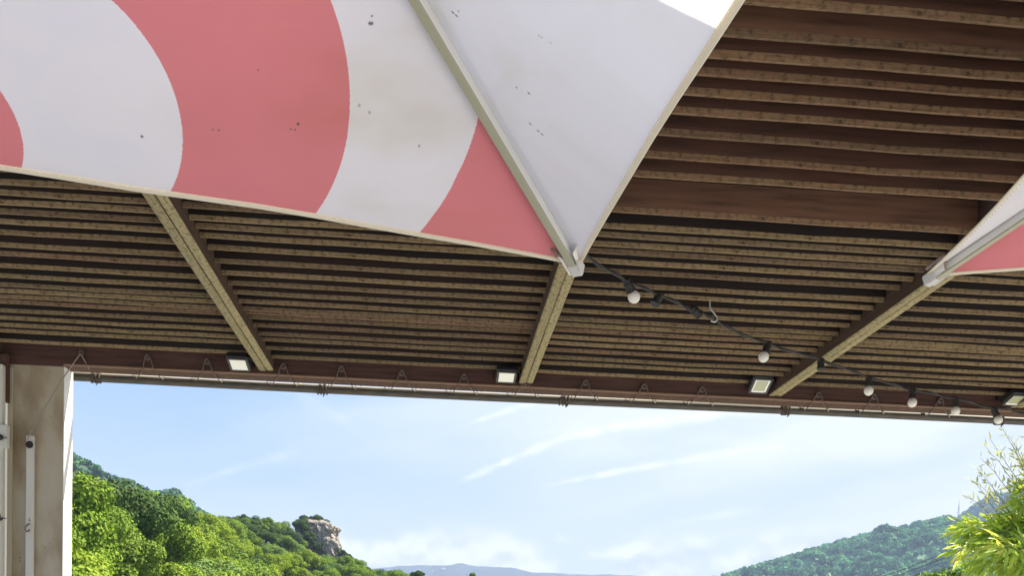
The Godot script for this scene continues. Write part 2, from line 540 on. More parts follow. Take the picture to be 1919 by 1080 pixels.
func make_rail_and_cords() -> void:
	# curtain pipe slung below the beam
	var root := base("curtain_pipe")
	tag(root, "long beige curtain pipe lashed under the front beam of the pergola", "pipe")
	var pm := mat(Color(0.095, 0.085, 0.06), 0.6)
	pm.albedo_texture = noise_tex(21, 0.02, [[0.0, grey(0.7)], [1.0, grey(1.0)]], 256)
	pm.uv1_scale = Vector3(2, 1, 1)
	var pts := []
	for i in 25:
		var x := -1.765 + (4.1 + 1.765) * i / 24.0
		pts.append(Vector3(x, 2.7325 - 0.004 * sin((x + 1.7) * 1.1), -4.85))
	var st := start()
	tube(st, pts, 0.0185, 14)
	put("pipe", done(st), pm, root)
	var strip_line := []  # pale strip added to paint the sunlit line along the pipe top
	for p in pts: strip_line.append(p + Vector3(0, 0.0155, -0.002))
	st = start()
	tube(st, strip_line, 0.0075, 8)
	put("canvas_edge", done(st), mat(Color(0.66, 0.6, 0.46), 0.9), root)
	var km := mat(Color(0.085, 0.07, 0.055), 0.9)
	rng.seed = 3
	for x in KNOTS:
		st = start()
		var y := 2.7325 - 0.004 * sin((x + 1.7) * 1.1)
		for k in 4:
			var w := Vector3(x + (k - 1.5) * 0.011 + rng.randf_range(-0.002, 0.002), y, -4.85)
			tube(st, ring_path(w, Vector3(rng.randf_range(-0.25, 0.25), 1, 0).normalized(), Vector3(0, 0, 1), 0.0215, 12), 0.0046, 6, true, false)
		tube(st, smooth_path([Vector3(x - 0.02, y - 0.014, -4.835), Vector3(x - 0.004, y + 0.012, -4.828), Vector3(x + 0.012, y - 0.012, -4.829), Vector3(x + 0.02, y + 0.01, -4.835)]), 0.005, 6)
		tube(st, smooth_path([Vector3(x + 0.006, y - 0.012, -4.832), Vector3(x + 0.01, y - 0.026, -4.834), Vector3(x + 0.006, y - 0.036, -4.836)]), 0.0026, 5)
		put("knot", done(st), km, root)
	strip_counts(root)
	# the cord laced over the eye plates and round the pipe
	var cm := mat(Color(0.15, 0.12, 0.1), 0.9)
	var path := []
	for i in EYES.size():
		var e = EYES[i]
		var x: float = e[0]; var y: float = e[1]
		# feet on the pipe lie a little further out than the eye, both sides
		var fl := x * 1.035 - 0.056; var fr := x * 1.035 + 0.062
		if i == 0:
			path.append_array([Vector3(x + 0.03, 2.722, -4.655)])
			path.append_array([])
			continue
		path.append_array([Vector3(fl - 0.05, 2.74, -4.8745), Vector3(fl - 0.014, 2.764, -4.86), Vector3(fl - 0.008, 2.764, -4.842), Vector3(fl, 2.735, -4.829),
			Vector3(0.365 * x + 0.623 * fl, 2.7245, -4.7), Vector3(0.57 * x + 0.413 * fl, 2.728, -4.6385), Vector3(x - 0.011, y + 0.0005, -4.6365), Vector3(x, y + 0.0115, -4.6365), Vector3(x + 0.011, y + 0.0005, -4.6365),
			Vector3(0.57 * x + 0.413 * fr, 2.728, -4.6385), Vector3(0.365 * x + 0.623 * fr, 2.7245, -4.7), Vector3(fr, 2.735, -4.829), Vector3(fr + 0.008, 2.764, -4.842), Vector3(fr + 0.014, 2.764, -4.86), Vector3(fr + 0.05, 2.74, -4.8745)])
	path.remove_at(0)
	st = start()
	tube(st, path, 0.0021, 6)
	tag(put("lacing_cord", done(st), cm), "thin brown cord laced in a row of triangles between beam and pipe", "cord")
	# the hauling line from the first eye down to the pulley on the white post
	st = start()
	tube(st, [Vector3(-1.555, 2.724, -4.66), Vector3(-1.57, 2.76, -4.634), Vector3(-1.584, 2.783, -4.632), Vector3(-1.598, 2.765, -4.634), Vector3(-1.66, 2.672, -4.636), Vector3(-1.79, 2.44, -4.632), Vector3(-1.803, 2.395, -4.62)], 0.0024, 6)
	tube(st, ring_path(Vector3(-1.7, 2.604, -4.6355), Vector3(0.5, 0.86, 0), Vector3(0, 0, 1), 0.0028, 8), 0.0016, 5, true, false)
	tag(put("hauling_line", done(st), mat(Color(0.3, 0.25, 0.2), 0.9)), "slack grey line running from the leftmost eye plate down to the post", "cord")


# ------------------------------------------------------------------ white post and shutter at the left
func make_post() -> void:
	var paint := mat(Color(0.46, 0.41, 0.315), 0.7)
	paint.albedo_texture = noise_tex(51, 0.008, [[0.0, Color8(186, 168, 140)], [0.35, Color8(222, 212, 194)], [0.6, Color8(244, 240, 228)], [1.0, Color8(255, 255, 250)]], 512, 5)
	paint.uv1_scale = Vector3(1.3, 0.55, 1)
	paint.detail_enabled = true
	paint.detail_blend_mode = BaseMaterial3D.BLEND_MODE_MUL
	paint.detail_albedo = noise_tex(52, 0.05, [[0.0, Color8(150, 130, 106)], [0.06, Color8(216, 206, 186)], [0.12, Color8(255, 255, 255)], [1.0, Color8(255, 255, 255)]], 512, 3)
	paint.uv1_triplanar = true
	paint.uv2_triplanar = true
	paint.uv2_scale = Vector3(1.8, 1.8, 1.8)
	paint.detail_uv_layer = BaseMaterial3D.DETAIL_UV_2
	var root := base("white_post", Vector3(-1.783, 0, -4.715))
	tag(root, "dirty white square wooden post at the left end of the opening", "post")
	var st := start()
	box(st, Vector3(0, 1.366, 0), Vector3(0.236, 2.732, 0.108), Basis.IDENTITY, 0.003)
	put("shaft", done(st), paint, root)
	var trim := mat(Color(0.5, 0.42, 0.28), 0.8)
	st = start()
	box(st, Vector3(0, 2.7385, 0.047), Vector3(0.242, 0.011, 0.03), Basis.IDENTITY, 0.002)
	put("cap_strip", done(st), trim, root)
	st = start()
	box(st, Vector3(-0.108, 1.36, 0.0575), Vector3(0.022, 2.71, 0.006), Basis.IDENTITY, 0.001)
	put("edge_strip", done(st), mat(Color(0.5, 0.43, 0.31), 0.8), root)
	st = start()
	box(st, Vector3(0.1195, 1.366, 0), Vector3(0.004, 2.73, 0.104), Basis.IDENTITY, 0.001)
	put("side_board", done(st), mat(Color(0.82, 0.81, 0.78), 0.6), root)  # added board, its white stands for sunlight on this side of the post
	# batten with pulley and hook
	var bm := mat(Color(0.6, 0.575, 0.48), 0.6)
	st = start()
	box(st, Vector3(-0.018, 1.21, 0.0625), Vector3(0.034, 2.42, 0.017), Basis.IDENTITY, 0.003)
	var batten := put("batten", done(st), bm, root)
	var iron := mat(Color(0.035, 0.032, 0.03), 0.5, 0.4)
	st = start()
	tube(st, ring_path(Vector3(-0.018, 2.378, 0.0765), Vector3.RIGHT, Vector3.UP, 0.0125, 16), 0.0042, 8, true, false)
	tube(st, [Vector3(-0.018, 2.378, 0.0712), Vector3(-0.018, 2.378, 0.0755)], 0.0125, 14)
	box(st, Vector3(-0.016, 2.374, 0.078), Vector3(0.016, 0.006, 0.005), Basis(Vector3(0, 0, 1), 0.5))
	put("pulley", done(st), iron, batten)
	st = start()
	tube(st, smooth_path([Vector3(-0.018, 2.03, 0.071), Vector3(-0.018, 2.025, 0.09), Vector3(-0.026, 2.012, 0.094), Vector3(-0.027, 2.0, 0.09), Vector3(-0.018, 1.995, 0.086), Vector3(-0.011, 2.005, 0.085)]), 0.0032, 7)
	put("hook", done(st), mat(Color(0.16, 0.13, 0.1), 0.45, 0.6), batten)
	for y in [2.045, 2.053]:
		st = start()
		tube(st, [Vector3(-0.017, y, 0.0705), Vector3(-0.017, y, 0.073)], 0.0026, 8)
		put("screw", done(st), iron, batten)
	for p in [[0.045, 1.93], [-0.062, 1.88], [-0.062, 1.866], [-0.072, 2.55]]:
		st = start()
		tube(st, [Vector3(p[0], p[1], 0.0535), Vector3(p[0], p[1], 0.0552)], 0.0024, 7)
		put("nail_head", done(st), iron, root)
	strip_counts(root)
	# folded shutter leaf left of the post, only its edge in view
	var leaf := base("shutter", Vector3(-2.1, 0, -4.6))
	tag(leaf, "pale shutter edge with dark knobs at the far left of the photo", "shutter")
	var lm := mat(Color(0.55, 0.54, 0.44), 0.7)
	st = start()
	box(st, Vector3(0, 1.36, 0), Vector3(0.412, 2.7, 0.036), Basis.IDENTITY, 0.003)
	put("panel", done(st), lm, leaf)
	st = start()
	box(st, Vector3(0.205, 2.40, 0.012), Vector3(0.05, 0.1, 0.03), Basis.IDENTITY, 0.003)
	put("hinge_block", done(st), lm, leaf)
	for y in [2.392, 2.045]:
		st = start()
		tube(st, [Vector3(0.203, y, 0.022), Vector3(0.203, y, 0.034), Vector3(0.203, y, 0.038)], [0.012, 0.0135, 0.007], 12)
		tube(st, [Vector3(0.203, y, 0.033), Vector3(0.232, y - 0.002, 0.034)], 0.0022, 6)
		put("knob", done(st), iron, leaf)
	strip_counts(leaf)
	# pale side curtain hanging outside, seen through the slit
	st = start()
	var n := 24
	for i in n:
		var xa := -2.75 + 0.78 * i / n; var xb := -2.75 + 0.78 * (i + 1) / n
		var za := -5.25 + 0.02 * sin(i * 1.1); var zb := -5.25 + 0.02 * sin((i + 1) * 1.1)
		quad(st, Vector3(xa, 0.05, za), Vector3(xa, 2.75, za), Vector3(xb, 2.75, zb), Vector3(xb, 0.05, zb))
	var cm := mat(Color(0.78, 0.74, 0.66), 0.9)
	cm.backlight_enabled = true; cm.backlight = Color(0.5, 0.48, 0.42)
	tag(put("side_curtain", done(st), cm), "sunlit cream curtain glimpsed through the slit beside the white post", "curtain")


# ------------------------------------------------------------------ floodlights
func make_floodlight(called: String, at: Vector3, tilt: float, label: String, frosted: bool) -> void:
	var root := base(called, at)
	tag(root, label, "floodlight", "floodlights fixed along the front beam")
	var black := mat(Color(0.018, 0.018, 0.02), 0.45)
	var b := Basis(Vector3.RIGHT, -tilt)
	# head: the glass looks down (-y) and a little inwards
	var st := start()
	box(st, b * Vector3(0, 0.013, 0), Vector3(0.092, 0.028, 0.108), b, 0.006)
	for k in 6:
		box(st, b * Vector3(-0.032 + k * 0.0128, 0.031, 0), Vector3(0.003, 0.008, 0.09), b)
	put("housing", done(st), black, root)
	st = start()
	for s in [-1.0, 1.0]:
		box(st, b * Vector3(s * 0.039, -0.0035, 0), Vector3(0.009, 0.007, 0.1), b, 0.0015)
		box(st, b * Vector3(0, -0.0035, s * 0.0455), Vector3(0.069, 0.007, 0.009), b, 0.0015)
	put("bezel", done(st), mat(Color(0.06, 0.06, 0.055), 0.5), root)
	st = start()
	for s in [-1.0, 1.0]:
		beam(st, b * Vector3(s * 0.029, -0.001, -0.04), b * Vector3(s * 0.029, -0.001, 0.04), 0.012, 0.004, b * Vector3(s * 0.5, 1, 0))
		beam(st, b * Vector3(-0.027, -0.001, s * 0.036), b * Vector3(0.027, -0.001, s * 0.036), 0.012, 0.004, b * Vector3(0, 1, s * 0.5))
	put("reflector", done(st), mat(Color(0.88, 0.88, 0.83), 0.3), root)
	st = start()
	box(st, b * Vector3(0, -0.0012 if not frosted else -0.0045, 0), Vector3(0.054, 0.003, 0.074) if not frosted else Vector3(0.067, 0.003, 0.081), b)
	put("lens", done(st), mat(Color(0.88, 0.88, 0.8) if frosted else Color(0.42, 0.44, 0.28), 0.25), root)
	st = start()
	for s in [-1.0, 1.0]:
		beam(st, b * Vector3(s * 0.049, 0.012, 0.0), Vector3(s * 0.049, 0.022, -0.075), 0.003, 0.016)
	box(st, Vector3(0, 0.022, -0.0795), Vector3(0.111, 0.02, 0.004))
	tube(st, smooth_path([b * Vector3(0.02, 0.02, 0.045), Vector3(0.05, 0.02, 0.03), Vector3(0.066, 0.012, -0.02), Vector3(0.07, 0.0, -0.07), Vector3(0.064, 0.01, -0.078)]), 0.003, 6)
	put("bracket", done(st), black, root)
	strip_counts(root)


func make_floodlights() -> void:
	make_floodlight("floodlight", Vector3(-0.885, 2.753, -4.555), 0.27, "black floodlight with bright pane, left of the leftmost rafter end", true)
	make_floodlight("floodlight", Vector3(0.29, 2.756, -4.555), 0.24, "black floodlight with white pane beside the middle rafter end", true)
	make_floodlight("floodlight", Vector3(1.452, 2.772, -4.555), 0.46, "black floodlight with pale rim and green centre beside the right rafter end", false)
	make_floodlight("floodlight", Vector3(2.67, 2.766, -4.555), 0.26, "black floodlight cut off by the right edge of the photo", false)


# ------------------------------------------------------------------ festoon lights
func make_festoon() -> void:
	var root := base("festoon_lights")
	tag(root, "black festoon cable with frosted round bulbs running to the right corner", "string lights")
	var rubber := mat(Color(0.016, 0.014, 0.013), 0.6)
	var path := [Vector3(0.1, 2.78, -2.62), Vector3(0.3, 2.735, -2.86), Vector3(0.43, 2.715, -3.0), Vector3(0.572, 2.722, -3.18), Vector3(0.70, 2.722, -3.29), Vector3(0.844, 2.722, -3.42), Vector3(0.94, 2.724, -3.5), Vector3(1.0, 2.716, -3.56), Vector3(1.209, 2.711, -3.72), Vector3(1.48, 2.714, -3.9), Vector3(1.754, 2.706, -4.08), Vector3(2.009, 2.7, -4.22), Vector3(2.274, 2.708, -4.36), Vector3(2.532, 2.706, -4.5), Vector3(2.62, 2.722, -4.54), Vector3(2.74, 2.708, -4.58), Vector3(3.1, 2.72, -4.6)]
	var smooth := smooth_path(path, 8)
	var st := start()
	tube(st, smooth, 0.0042, 7)
	var twin := []
	for i in smooth.size():
		twin.append(smooth[i] + Vector3(0.0, 0.006 * cos(i * 0.9), 0.006 * sin(i * 0.9)))
	tube(st, twin, 0.0032, 6)
	put("cable", done(st), rubber, root)
	var bulbs := [
		[Vector3(0.572, 2.72, -3.18), Vector3(0.45, -0.62, -0.35), true], [Vector3(0.70, 2.72, -3.29), Vector3(-0.5, -1, 0.1), false], [Vector3(0.844, 2.724, -3.42), Vector3(0.85, -0.45, -0.3), false],
		[Vector3(1.209, 2.711, -3.72), Vector3(-0.36, -1, 0.1), true], [Vector3(1.48, 2.712, -3.9), Vector3(0.04, -1, 0.05), false], [Vector3(1.754, 2.704, -4.08), Vector3(0.03, -1, 0.0), true],
		[Vector3(2.009, 2.698, -4.22), Vector3(0.0, -1, 0.05), true], [Vector3(2.274, 2.706, -4.36), Vector3(0.07, -1, 0.0), true], [Vector3(2.532, 2.704, -4.5), Vector3(0.5, -1, 0.0), true]]
	var glass := mat(Color(0.72, 0.7, 0.62), 0.28)
	glass.backlight_enabled = true
	glass.backlight = Color(0.3, 0.3, 0.27)
	for bb in bulbs:
		var d: Vector3 = bb[1].normalized()
		var p: Vector3 = bb[0]
		st = start()
		var ax := []; var ra := []
		for k in [[-0.008, 0.0105], [-0.006, 0.0125], [0.006, 0.013], [0.007, 0.0155], [0.012, 0.0155], [0.013, 0.0135], [0.029, 0.0145], [0.03, 0.0165], [0.034, 0.0165], [0.0345, 0.013]]:
			ax.append(p + d * k[0]); ra.append(k[1])
		tube(st, ax, ra, 14, false)
		for s in [-1.0, 1.0]:
			box(st, p + Vector3(s * 0.011, 0.002, -s * 0.006), Vector3(0.012, 0.014, 0.014), Basis.IDENTITY, 0.003)
		put("socket", done(st), rubber, root)
		if bb[2]:
			st = start()
			ax = []; ra = []
			var c := p + d * 0.053
			for k in 13:
				var a := PI * (0.12 + 0.88 * k / 12.0)
				ax.append(c - d * cos(a) * 0.0205); ra.append(maxf(sin(a) * 0.0195, 0.0004))
			tube(st, ax, ra, 18)
			put("bulb", done(st), glass, root)
	strip_counts(root)
	st = start()
	tube(st, smooth_path([Vector3(0.925, 2.792, -3.505), Vector3(0.927, 2.762, -3.505), Vector3(0.943, 2.738, -3.5), Vector3(0.952, 2.722, -3.5), Vector3(0.944, 2.712, -3.5), Vector3(0.93, 2.714, -3.5)]), 0.0028, 7)
	tag(put("wire_hook", done(st), mat(Color(0.6, 0.58, 0.55), 0.35, 0.6)), "small bright wire hook holding the festoon cable under the slats", "hook")


# ------------------------------------------------------------------ parasols
const ARCS := [[0.991, 0.115, 0.1265], [0.842, 0.151, 0.193], [0.705, 0.19, 0.2858], [0.618, 0.237, 0.3863]]


func specks(im: Image, seed_: int, count: int) -> void:
	var r := RandomNumberGenerator.new(); r.seed = seed_
	var w := im.get_width(); var h := im.get_height()
	for i in count:
		var x := r.randi_range(4, w - 8); var y := r.randi_range(4, h - 8)
		var n := r.randi_range(1, 3)
		var dark := r.randf_range(0.25, 0.75)
		for k in n:
			var rr := r.randi_range(1, 2)
			var cx := x + r.randi_range(-9, 9); var cy := y + r.randi_range(-6, 6)
			for dx in range(-rr, rr + 1):
				for dy in range(-rr, rr + 1):
					if dx * dx + dy * dy <= rr * rr and cx + dx > 0 and cy + dy > 0 and cx + dx < w and cy + dy < h:
						var c := im.get_pixel(cx + dx, cy + dy)
						im.set_pixel(cx + dx, cy + dy, c.lerp(Color8(66, 62, 58), dark))


func stripe_image(seed_: int, striped: bool) -> ImageTexture:
	var w := 2048; var h := 1024
	var white := Color(0.76, 0.755, 0.785).linear_to_srgb()
	var coral := Color(0.66, 0.215, 0.23).linear_to_srgb()
	var im := Image.create(w, h, false, Image.FORMAT_RGB8)
	if not striped: white = Color(0.95, 0.945, 0.965).linear_to_srgb()
	im.fill(white)
	if striped:
		for y in h:
			var t := (y + 0.5) / h
			im.fill_rect(Rect2i(0, y, w, 1), coral)
			var white_next := true
			for k in [3, 2, 1, 0]:
				var a = ARCS[k]
				if absf(t - a[1]) >= a[2]: break
				var s: float = a[0] - sqrt(a[2] * a[2] - pow(t - a[1], 2.0))
				var x0 := int(s / 2.0 * w)
				im.fill_rect(Rect2i(x0, y, w - 2 * x0, 1), white if white_next else coral)
				white_next = not white_next
	specks(im, seed_, 80 if striped else 190)
	im.generate_mipmaps()
	return ImageTexture.create_from_image(im)


func make_parasol(called: String, label: String, tip: Vector3, u1: Vector3, u2: Vector3, l: float, rise: float, seed_: int, shift := Vector3.ZERO, slack := 0.075) -> void:
	var centre := tip + (u1 + u2) * l / 2.0 + shift
	var ground := Vector3(centre.x, 0, centre.z)
	var root := base(called, ground)
	tag(root, label, "parasol", "square parasols on the terrace")
	var o := ground
	var apex := centre + Vector3(0, rise, 0)
	var corners := [tip, tip + u1 * l, tip + (u1 + u2) * l, tip + u2 * l]
	var cloths := []
	var dirt := noise_tex(60 + seed_, 0.006, [[0.0, Color8(228, 224, 210)], [0.25, Color8(244, 242, 234)], [0.45, Color8(251, 250, 249)], [0.7, Color8(255, 255, 255)], [1.0, Color8(250, 250, 255)]], 512, 5)
	for striped in [true, false]:
		var m := StandardMaterial3D.new()
		m.roughness = 0.85
		m.albedo_texture = stripe_image(seed_ + (1 if striped else 2), striped)
		m.backlight_enabled = true
		m.backlight = Color(0.5, 0.5, 0.5) if striped else Color(0.92, 0.92, 0.92)
		m.detail_enabled = true
		m.detail_blend_mode = BaseMaterial3D.BLEND_MODE_MUL
		m.detail_albedo = dirt
		m.texture_repeat = false
		cloths.append(m)
	var hem_m := mat(Color(0.7, 0.65, 0.5), 0.9)
	hem_m.backlight_enabled = true
	hem_m.backlight = Color(0.4, 0.33, 0.2)
	var steel := mat(Color(0.72, 0.73, 0.68), 0.45)
	var rib_under_shaded := mat(Color(0.33, 0.33, 0.22), 0.5)  # dark olive paints in the shade on the underside of each rib
	var n := 22
	for k in 4:
		var a: Vector3 = corners[k]; var b: Vector3 = corners[(k + 1) % 4]
		# texture runs from the front corner outwards on the two far panels
		var flip := k == 3
		var along := (b - a).normalized()
		var inward := (centre - (a + b) / 2.0).normalized()
		var grid := []
		for i in n + 1:
			var row := []
			var s := float(i) / n
			for j in n + 1:
				var t := float(j) / n
				var p := a.lerp(b, s).lerp(apex, t)
				p += inward * (slack if k == 3 else 0.075) * 4.0 * s * (1.0 - s) * pow(1.0 - t, 1.5)
				p.y -= 0.03 * 4.0 * s * (1.0 - s) * 4.0 * t * (1.0 - t) * (1.0 - t)
				p.y += 0.005 * exp(-p.distance_to(tip) * 2.6) * sin(atan2(s * 2.0 if k == 0 else (1.0 - s) * 2.0, t + 0.05) * 11.0) * minf(1.0, p.distance_to(tip) * 6.0) * minf(1.0, t * 7.0) * (1.0 if k == 0 or k == 3 else 0.0)
				p.y += 0.0016 * sin(s * 31.0 + t * 9.0 + k) * (1.0 - t) * s * (1.0 - s) * 4.0
				row.append(p)
			grid.append(row)
		var st := start()
		st.set_smooth_group(0)
		for i in n:
			for j in n:
				var q := [grid[i][j], grid[i + 1][j], grid[i + 1][j + 1], grid[i][j + 1]]
				for x in [0, 1, 2, 0, 2, 3]:
					var p: Vector3 = q[x]
					var f := (p - (b if flip else a)).dot(-along if flip else along) / 2.0
					st.set_uv(Vector2(f, (p - a).dot(inward)))
					st.add_vertex(p - o)
		put("canopy_panel", done(st), cloths[0 if k % 2 == 0 else 1], root)
		# turned hem: a flat band under the edge
		st = start()
		for i in n:
			for z in 2:
				var lo := 0.0 if z == 0 else 0.0
				var p0: Vector3 = grid[i][0] - o; var p1: Vector3 = grid[i + 1][0] - o
				var up0: Vector3 = (grid[i][1] - grid[i][0]).normalized() * 0.0065; var up1: Vector3 = (grid[i + 1][1] - grid[i + 1][0]).normalized() * 0.0065
				var dn := Vector3(0, -0.0022, 0)
				if z == 0: quad(st, p0 + dn, p0 + up0 + dn, p1 + up1 + dn, p1 + dn)
				else: quad(st, p0 + up0 + dn, p0 + up0 - dn * 0.2, p1 + up1 - dn * 0.2, p1 + up1 + dn)
		var pts := []
		for i in n + 1: pts.append(grid[i][0] - o - inward * 0.0015)
		tube(st, pts, 0.0026, 6)
		# stitches
		for i in range(0, n * 7):
			var s := (i + 0.5) / (n * 7.0)
			var gi := int(s * n)
			var pp: Vector3 = grid[gi][0].lerp(grid[gi + 1][0], s * n - gi) - o + inward * 0.0048 + Vector3(0, -0.0005, 0)
			box(st, pp, Vector3(0.0052, 0.0012, 0.0012), Basis(along, Vector3.UP, along.cross(Vector3.UP)))
		put("hem", done(st), hem_m, root)
	# ribs, end caps and corner pockets
	for k in 4:
		var c: Vector3 = corners[k]
		var dir := (apex - c).normalized()
		var flat := Vector3(dir.x, 0, dir.z).normalized()
		var side := flat.cross(Vector3.UP)
		var up := side.cross(dir).normalized()
		if up.y < 0.0: up = -up
		var st := start()
		var from := c + dir * 0.02 - up * 0.013 - o
		beam(st, from - up * 0.008, apex - up * 0.021 - o - dir * 0.03, 0.0135, 0.004, up, 0.001)
		var rib := put("rib", done(st), rib_under_shaded, root)
		st = start()
		beam(st, from + up * 0.002, apex - up * 0.011 - o - dir * 0.03, 0.011, 0.0165, up, 0.001)
		put("rib_web", done(st), steel, rib)
		st = start()
		beam(st, c - dir * 0.006 - up * 0.012 - o, c + dir * 0.022 - up * 0.012 - o, 0.021, 0.024, up, 0.003)
		put("rib_end_cap", done(st), mat(Color(0.5, 0.5, 0.46), 0.5), root)
		# pocket: folded cloth flap over the rib end, with a dark bound mouth
		st = start()
		for s in [-1.0, 1.0]:
			var e: Vector3 = side * s
			quad(st, c - o - dir * 0.004 - up * 0.004, c - o + dir * 0.004 - up * 0.026 + e * 0.011, c - o + dir * 0.05 - up * 0.022 + e * 0.014, c - o + dir * 0.06 - up * 0.002 + e * 0.03)
		put("corner_pocket", done(st), mat(Color(0.7, 0.68, 0.64), 0.9), root)
		st = start()
		beam(st, c - o + dir * 0.05 - up * 0.021 + side * 0.014, c - o + dir * 0.062 - up * 0.003 + side * 0.031, 0.004, 0.006, up)
		beam(st, c - o + dir * 0.062 - up * 0.003 + side * 0.031, c - o + dir * 0.018 - up * 0.004 + side * 0.03, 0.0035, 0.006, up)
		put("pocket_binding", done(st), mat(Color(0.24, 0.17, 0.14), 0.9), root)
	var st := start()
	tube(st, [Vector3(0, 0.04, 0), apex - o - Vector3(0, 0.05, 0)], 0.019, 14)
	put("pole", done(st), steel, root)
	st = start()
	tube(st, [apex - o - Vector3(0, 0.09, 0), apex - o - Vector3(0, 0.085, 0), apex - o - Vector3(0, 0.03, 0), apex - o - Vector3(0, 0.02, 0)], [0.03, 0.042, 0.042, 0.02], 16)
	put("hub", done(st), mat(Color(0.2, 0.2, 0.2), 0.6), root)
	st = start()
	tube(st, [Vector3(0, 0, 0), Vector3(0, 0.05, 0), Vector3(0, 0.06, 0), Vector3(0, 0.3, 0)], [0.24, 0.24, 0.03, 0.027], 24)
	put("foot", done(st), mat(Color(0.2, 0.2, 0.2), 0.6), root)
	strip_counts(root)


func make_parasols() -> void:
	make_parasol("parasol", "large parasol with coral and white curved stripes filling the top left", Vector3(0.234, 2.25, -1.774), Vector3(-0.983, 0, 0.18), Vector3(0.123, 0, 0.992), 2.0, 0.53, 5, Vector3(0.075, 0, 0.004), 0.036)
	make_parasol("parasol", "parasol corner, white above and coral below, at the right edge", Vector3(1.035, 2.4, -2.136), Vector3(0.969, 0, 0.245), Vector3(-0.245, 0, 0.969), 2.0, 0.5, 9)


# ------------------------------------------------------------------ trees and hills
# a crown of leaf sprays gathered in lobes; returned as one mesh with vertex tones
func crown_mesh(seed_: int, rx: float, ry: float, lobes: int, sprays: int, leaf: float, lobe_r := 0.34, low := -0.7) -> ArrayMesh:
	var r := RandomNumberGenerator.new(); r.seed = seed_
	var v := PackedVector3Array(); var nn := PackedVector3Array(); var cc := PackedColorArray(); var ix := PackedInt32Array()
	var centres := []
	for i in lobes:
		var d := Vector3(r.randfn(), r.randfn(), r.randfn()).normalized()
		if d.y < low: d.y = -d.y
		var k := pow(r.randf(), 0.4)
		var lr := lobe_r * r.randf_range(0.62, 1.2)
		centres.append([Vector3(d.x * rx, d.y * ry, d.z * rx) * k * (1.0 - lobe_r * 0.75), lr * rx, r.randf_range(0.82, 1.14)])
	for i in sprays:
		var c = centres[r.randi() % lobes]
		var d := Vector3(r.randfn(), r.randfn() + 0.25, r.randfn()).normalized()
		var p: Vector3 = c[0] + d * Vector3(c[1], c[1] * 0.8, c[1]) * pow(r.randf_range(0.35, 1.0), 0.5)
		var nrm := (d + Vector3(r.randfn(), r.randfn() + 0.5, r.randfn()) * 0.42).normalized()
		var u := nrm.cross(Vector3(r.randfn(), r.randfn(), r.randfn())).normalized()
		var w := nrm.cross(u)
		var s := leaf * r.randf_range(0.6, 1.35)
		var tone: float = c[2] * r.randf_range(0.85, 1.15)
		var col := Color(tone * r.randf_range(0.9, 1.1), tone, tone * r.randf_range(0.75, 1.1))
		var at := v.size()
		v.append(p - u * s * 0.55); v.append(p + w * s * 0.42 - nrm * s * 0.12); v.append(p + u * s * 0.55 - nrm * s * 0.1); v.append(p - w * s * 0.42 - nrm * s * 0.12)
		for k in 4:
			nn.append(nrm); cc.append(col)
		ix.append_array([at, at + 1, at + 2, at, at + 2, at + 3])
	var a := []
	a.resize(Mesh.ARRAY_MAX)
	a[Mesh.ARRAY_VERTEX] = v; a[Mesh.ARRAY_NORMAL] = nn; a[Mesh.ARRAY_COLOR] = cc; a[Mesh.ARRAY_INDEX] = ix
	var m := ArrayMesh.new()
	m.add_surface_from_arrays(Mesh.PRIMITIVE_TRIANGLES, a)
	return m


func leaf_mat(lin: Color, through := 0.5) -> StandardMaterial3D:
	var m := mat(lin, 0.9)
	m.metallic_specular = 0.25
	m.vertex_color_use_as_albedo = true
	m.backlight_enabled = true
	m.backlight = Color(lin.r * through * 1.3, lin.g * through * 1.2, lin.b * through * 0.6).linear_to_srgb()
	return m


func trunk_mesh(seed_: int, h: float, rx: float, limbs := 6) -> ArrayMesh:
	var r := RandomNumberGenerator.new(); r.seed = seed_
	var st := start()
	var top := Vector3(r.randf_range(-0.3, 0.3), h * 0.72, r.randf_range(-0.3, 0.3))
	var mid := Vector3(r.randf_range(-0.2, 0.2), h * 0.35, r.randf_range(-0.2, 0.2))
	tube(st, smooth_path([Vector3(0, -1.5, 0), Vector3(0, 0, 0), mid, top], 3), [0.3, 0.28, 0.27, 0.26, 0.24, 0.22, 0.2, 0.17, 0.13, 0.08], 7)
	for i in limbs:
		var a := TAU * i / limbs + r.randf_range(-0.4, 0.4)
		var y := h * r.randf_range(0.34, 0.62)
		var s := Vector3(mid.x, y, mid.z)
		var out := Vector3(cos(a), 0, sin(a)) * rx * r.randf_range(0.6, 0.95)
		tube(st, smooth_path([s, s + out * 0.45 + Vector3(0, h * 0.1, 0), s + out + Vector3(0, h * r.randf_range(0.1, 0.25), 0)], 3), [0.11, 0.1, 0.085, 0.07, 0.055, 0.04, 0.02], 5)
	return done(st)


var tree_kinds := []   # [mesh of crown, mesh of trunk, height, half width]
var leaf_tones := {}
var bark: StandardMaterial3D


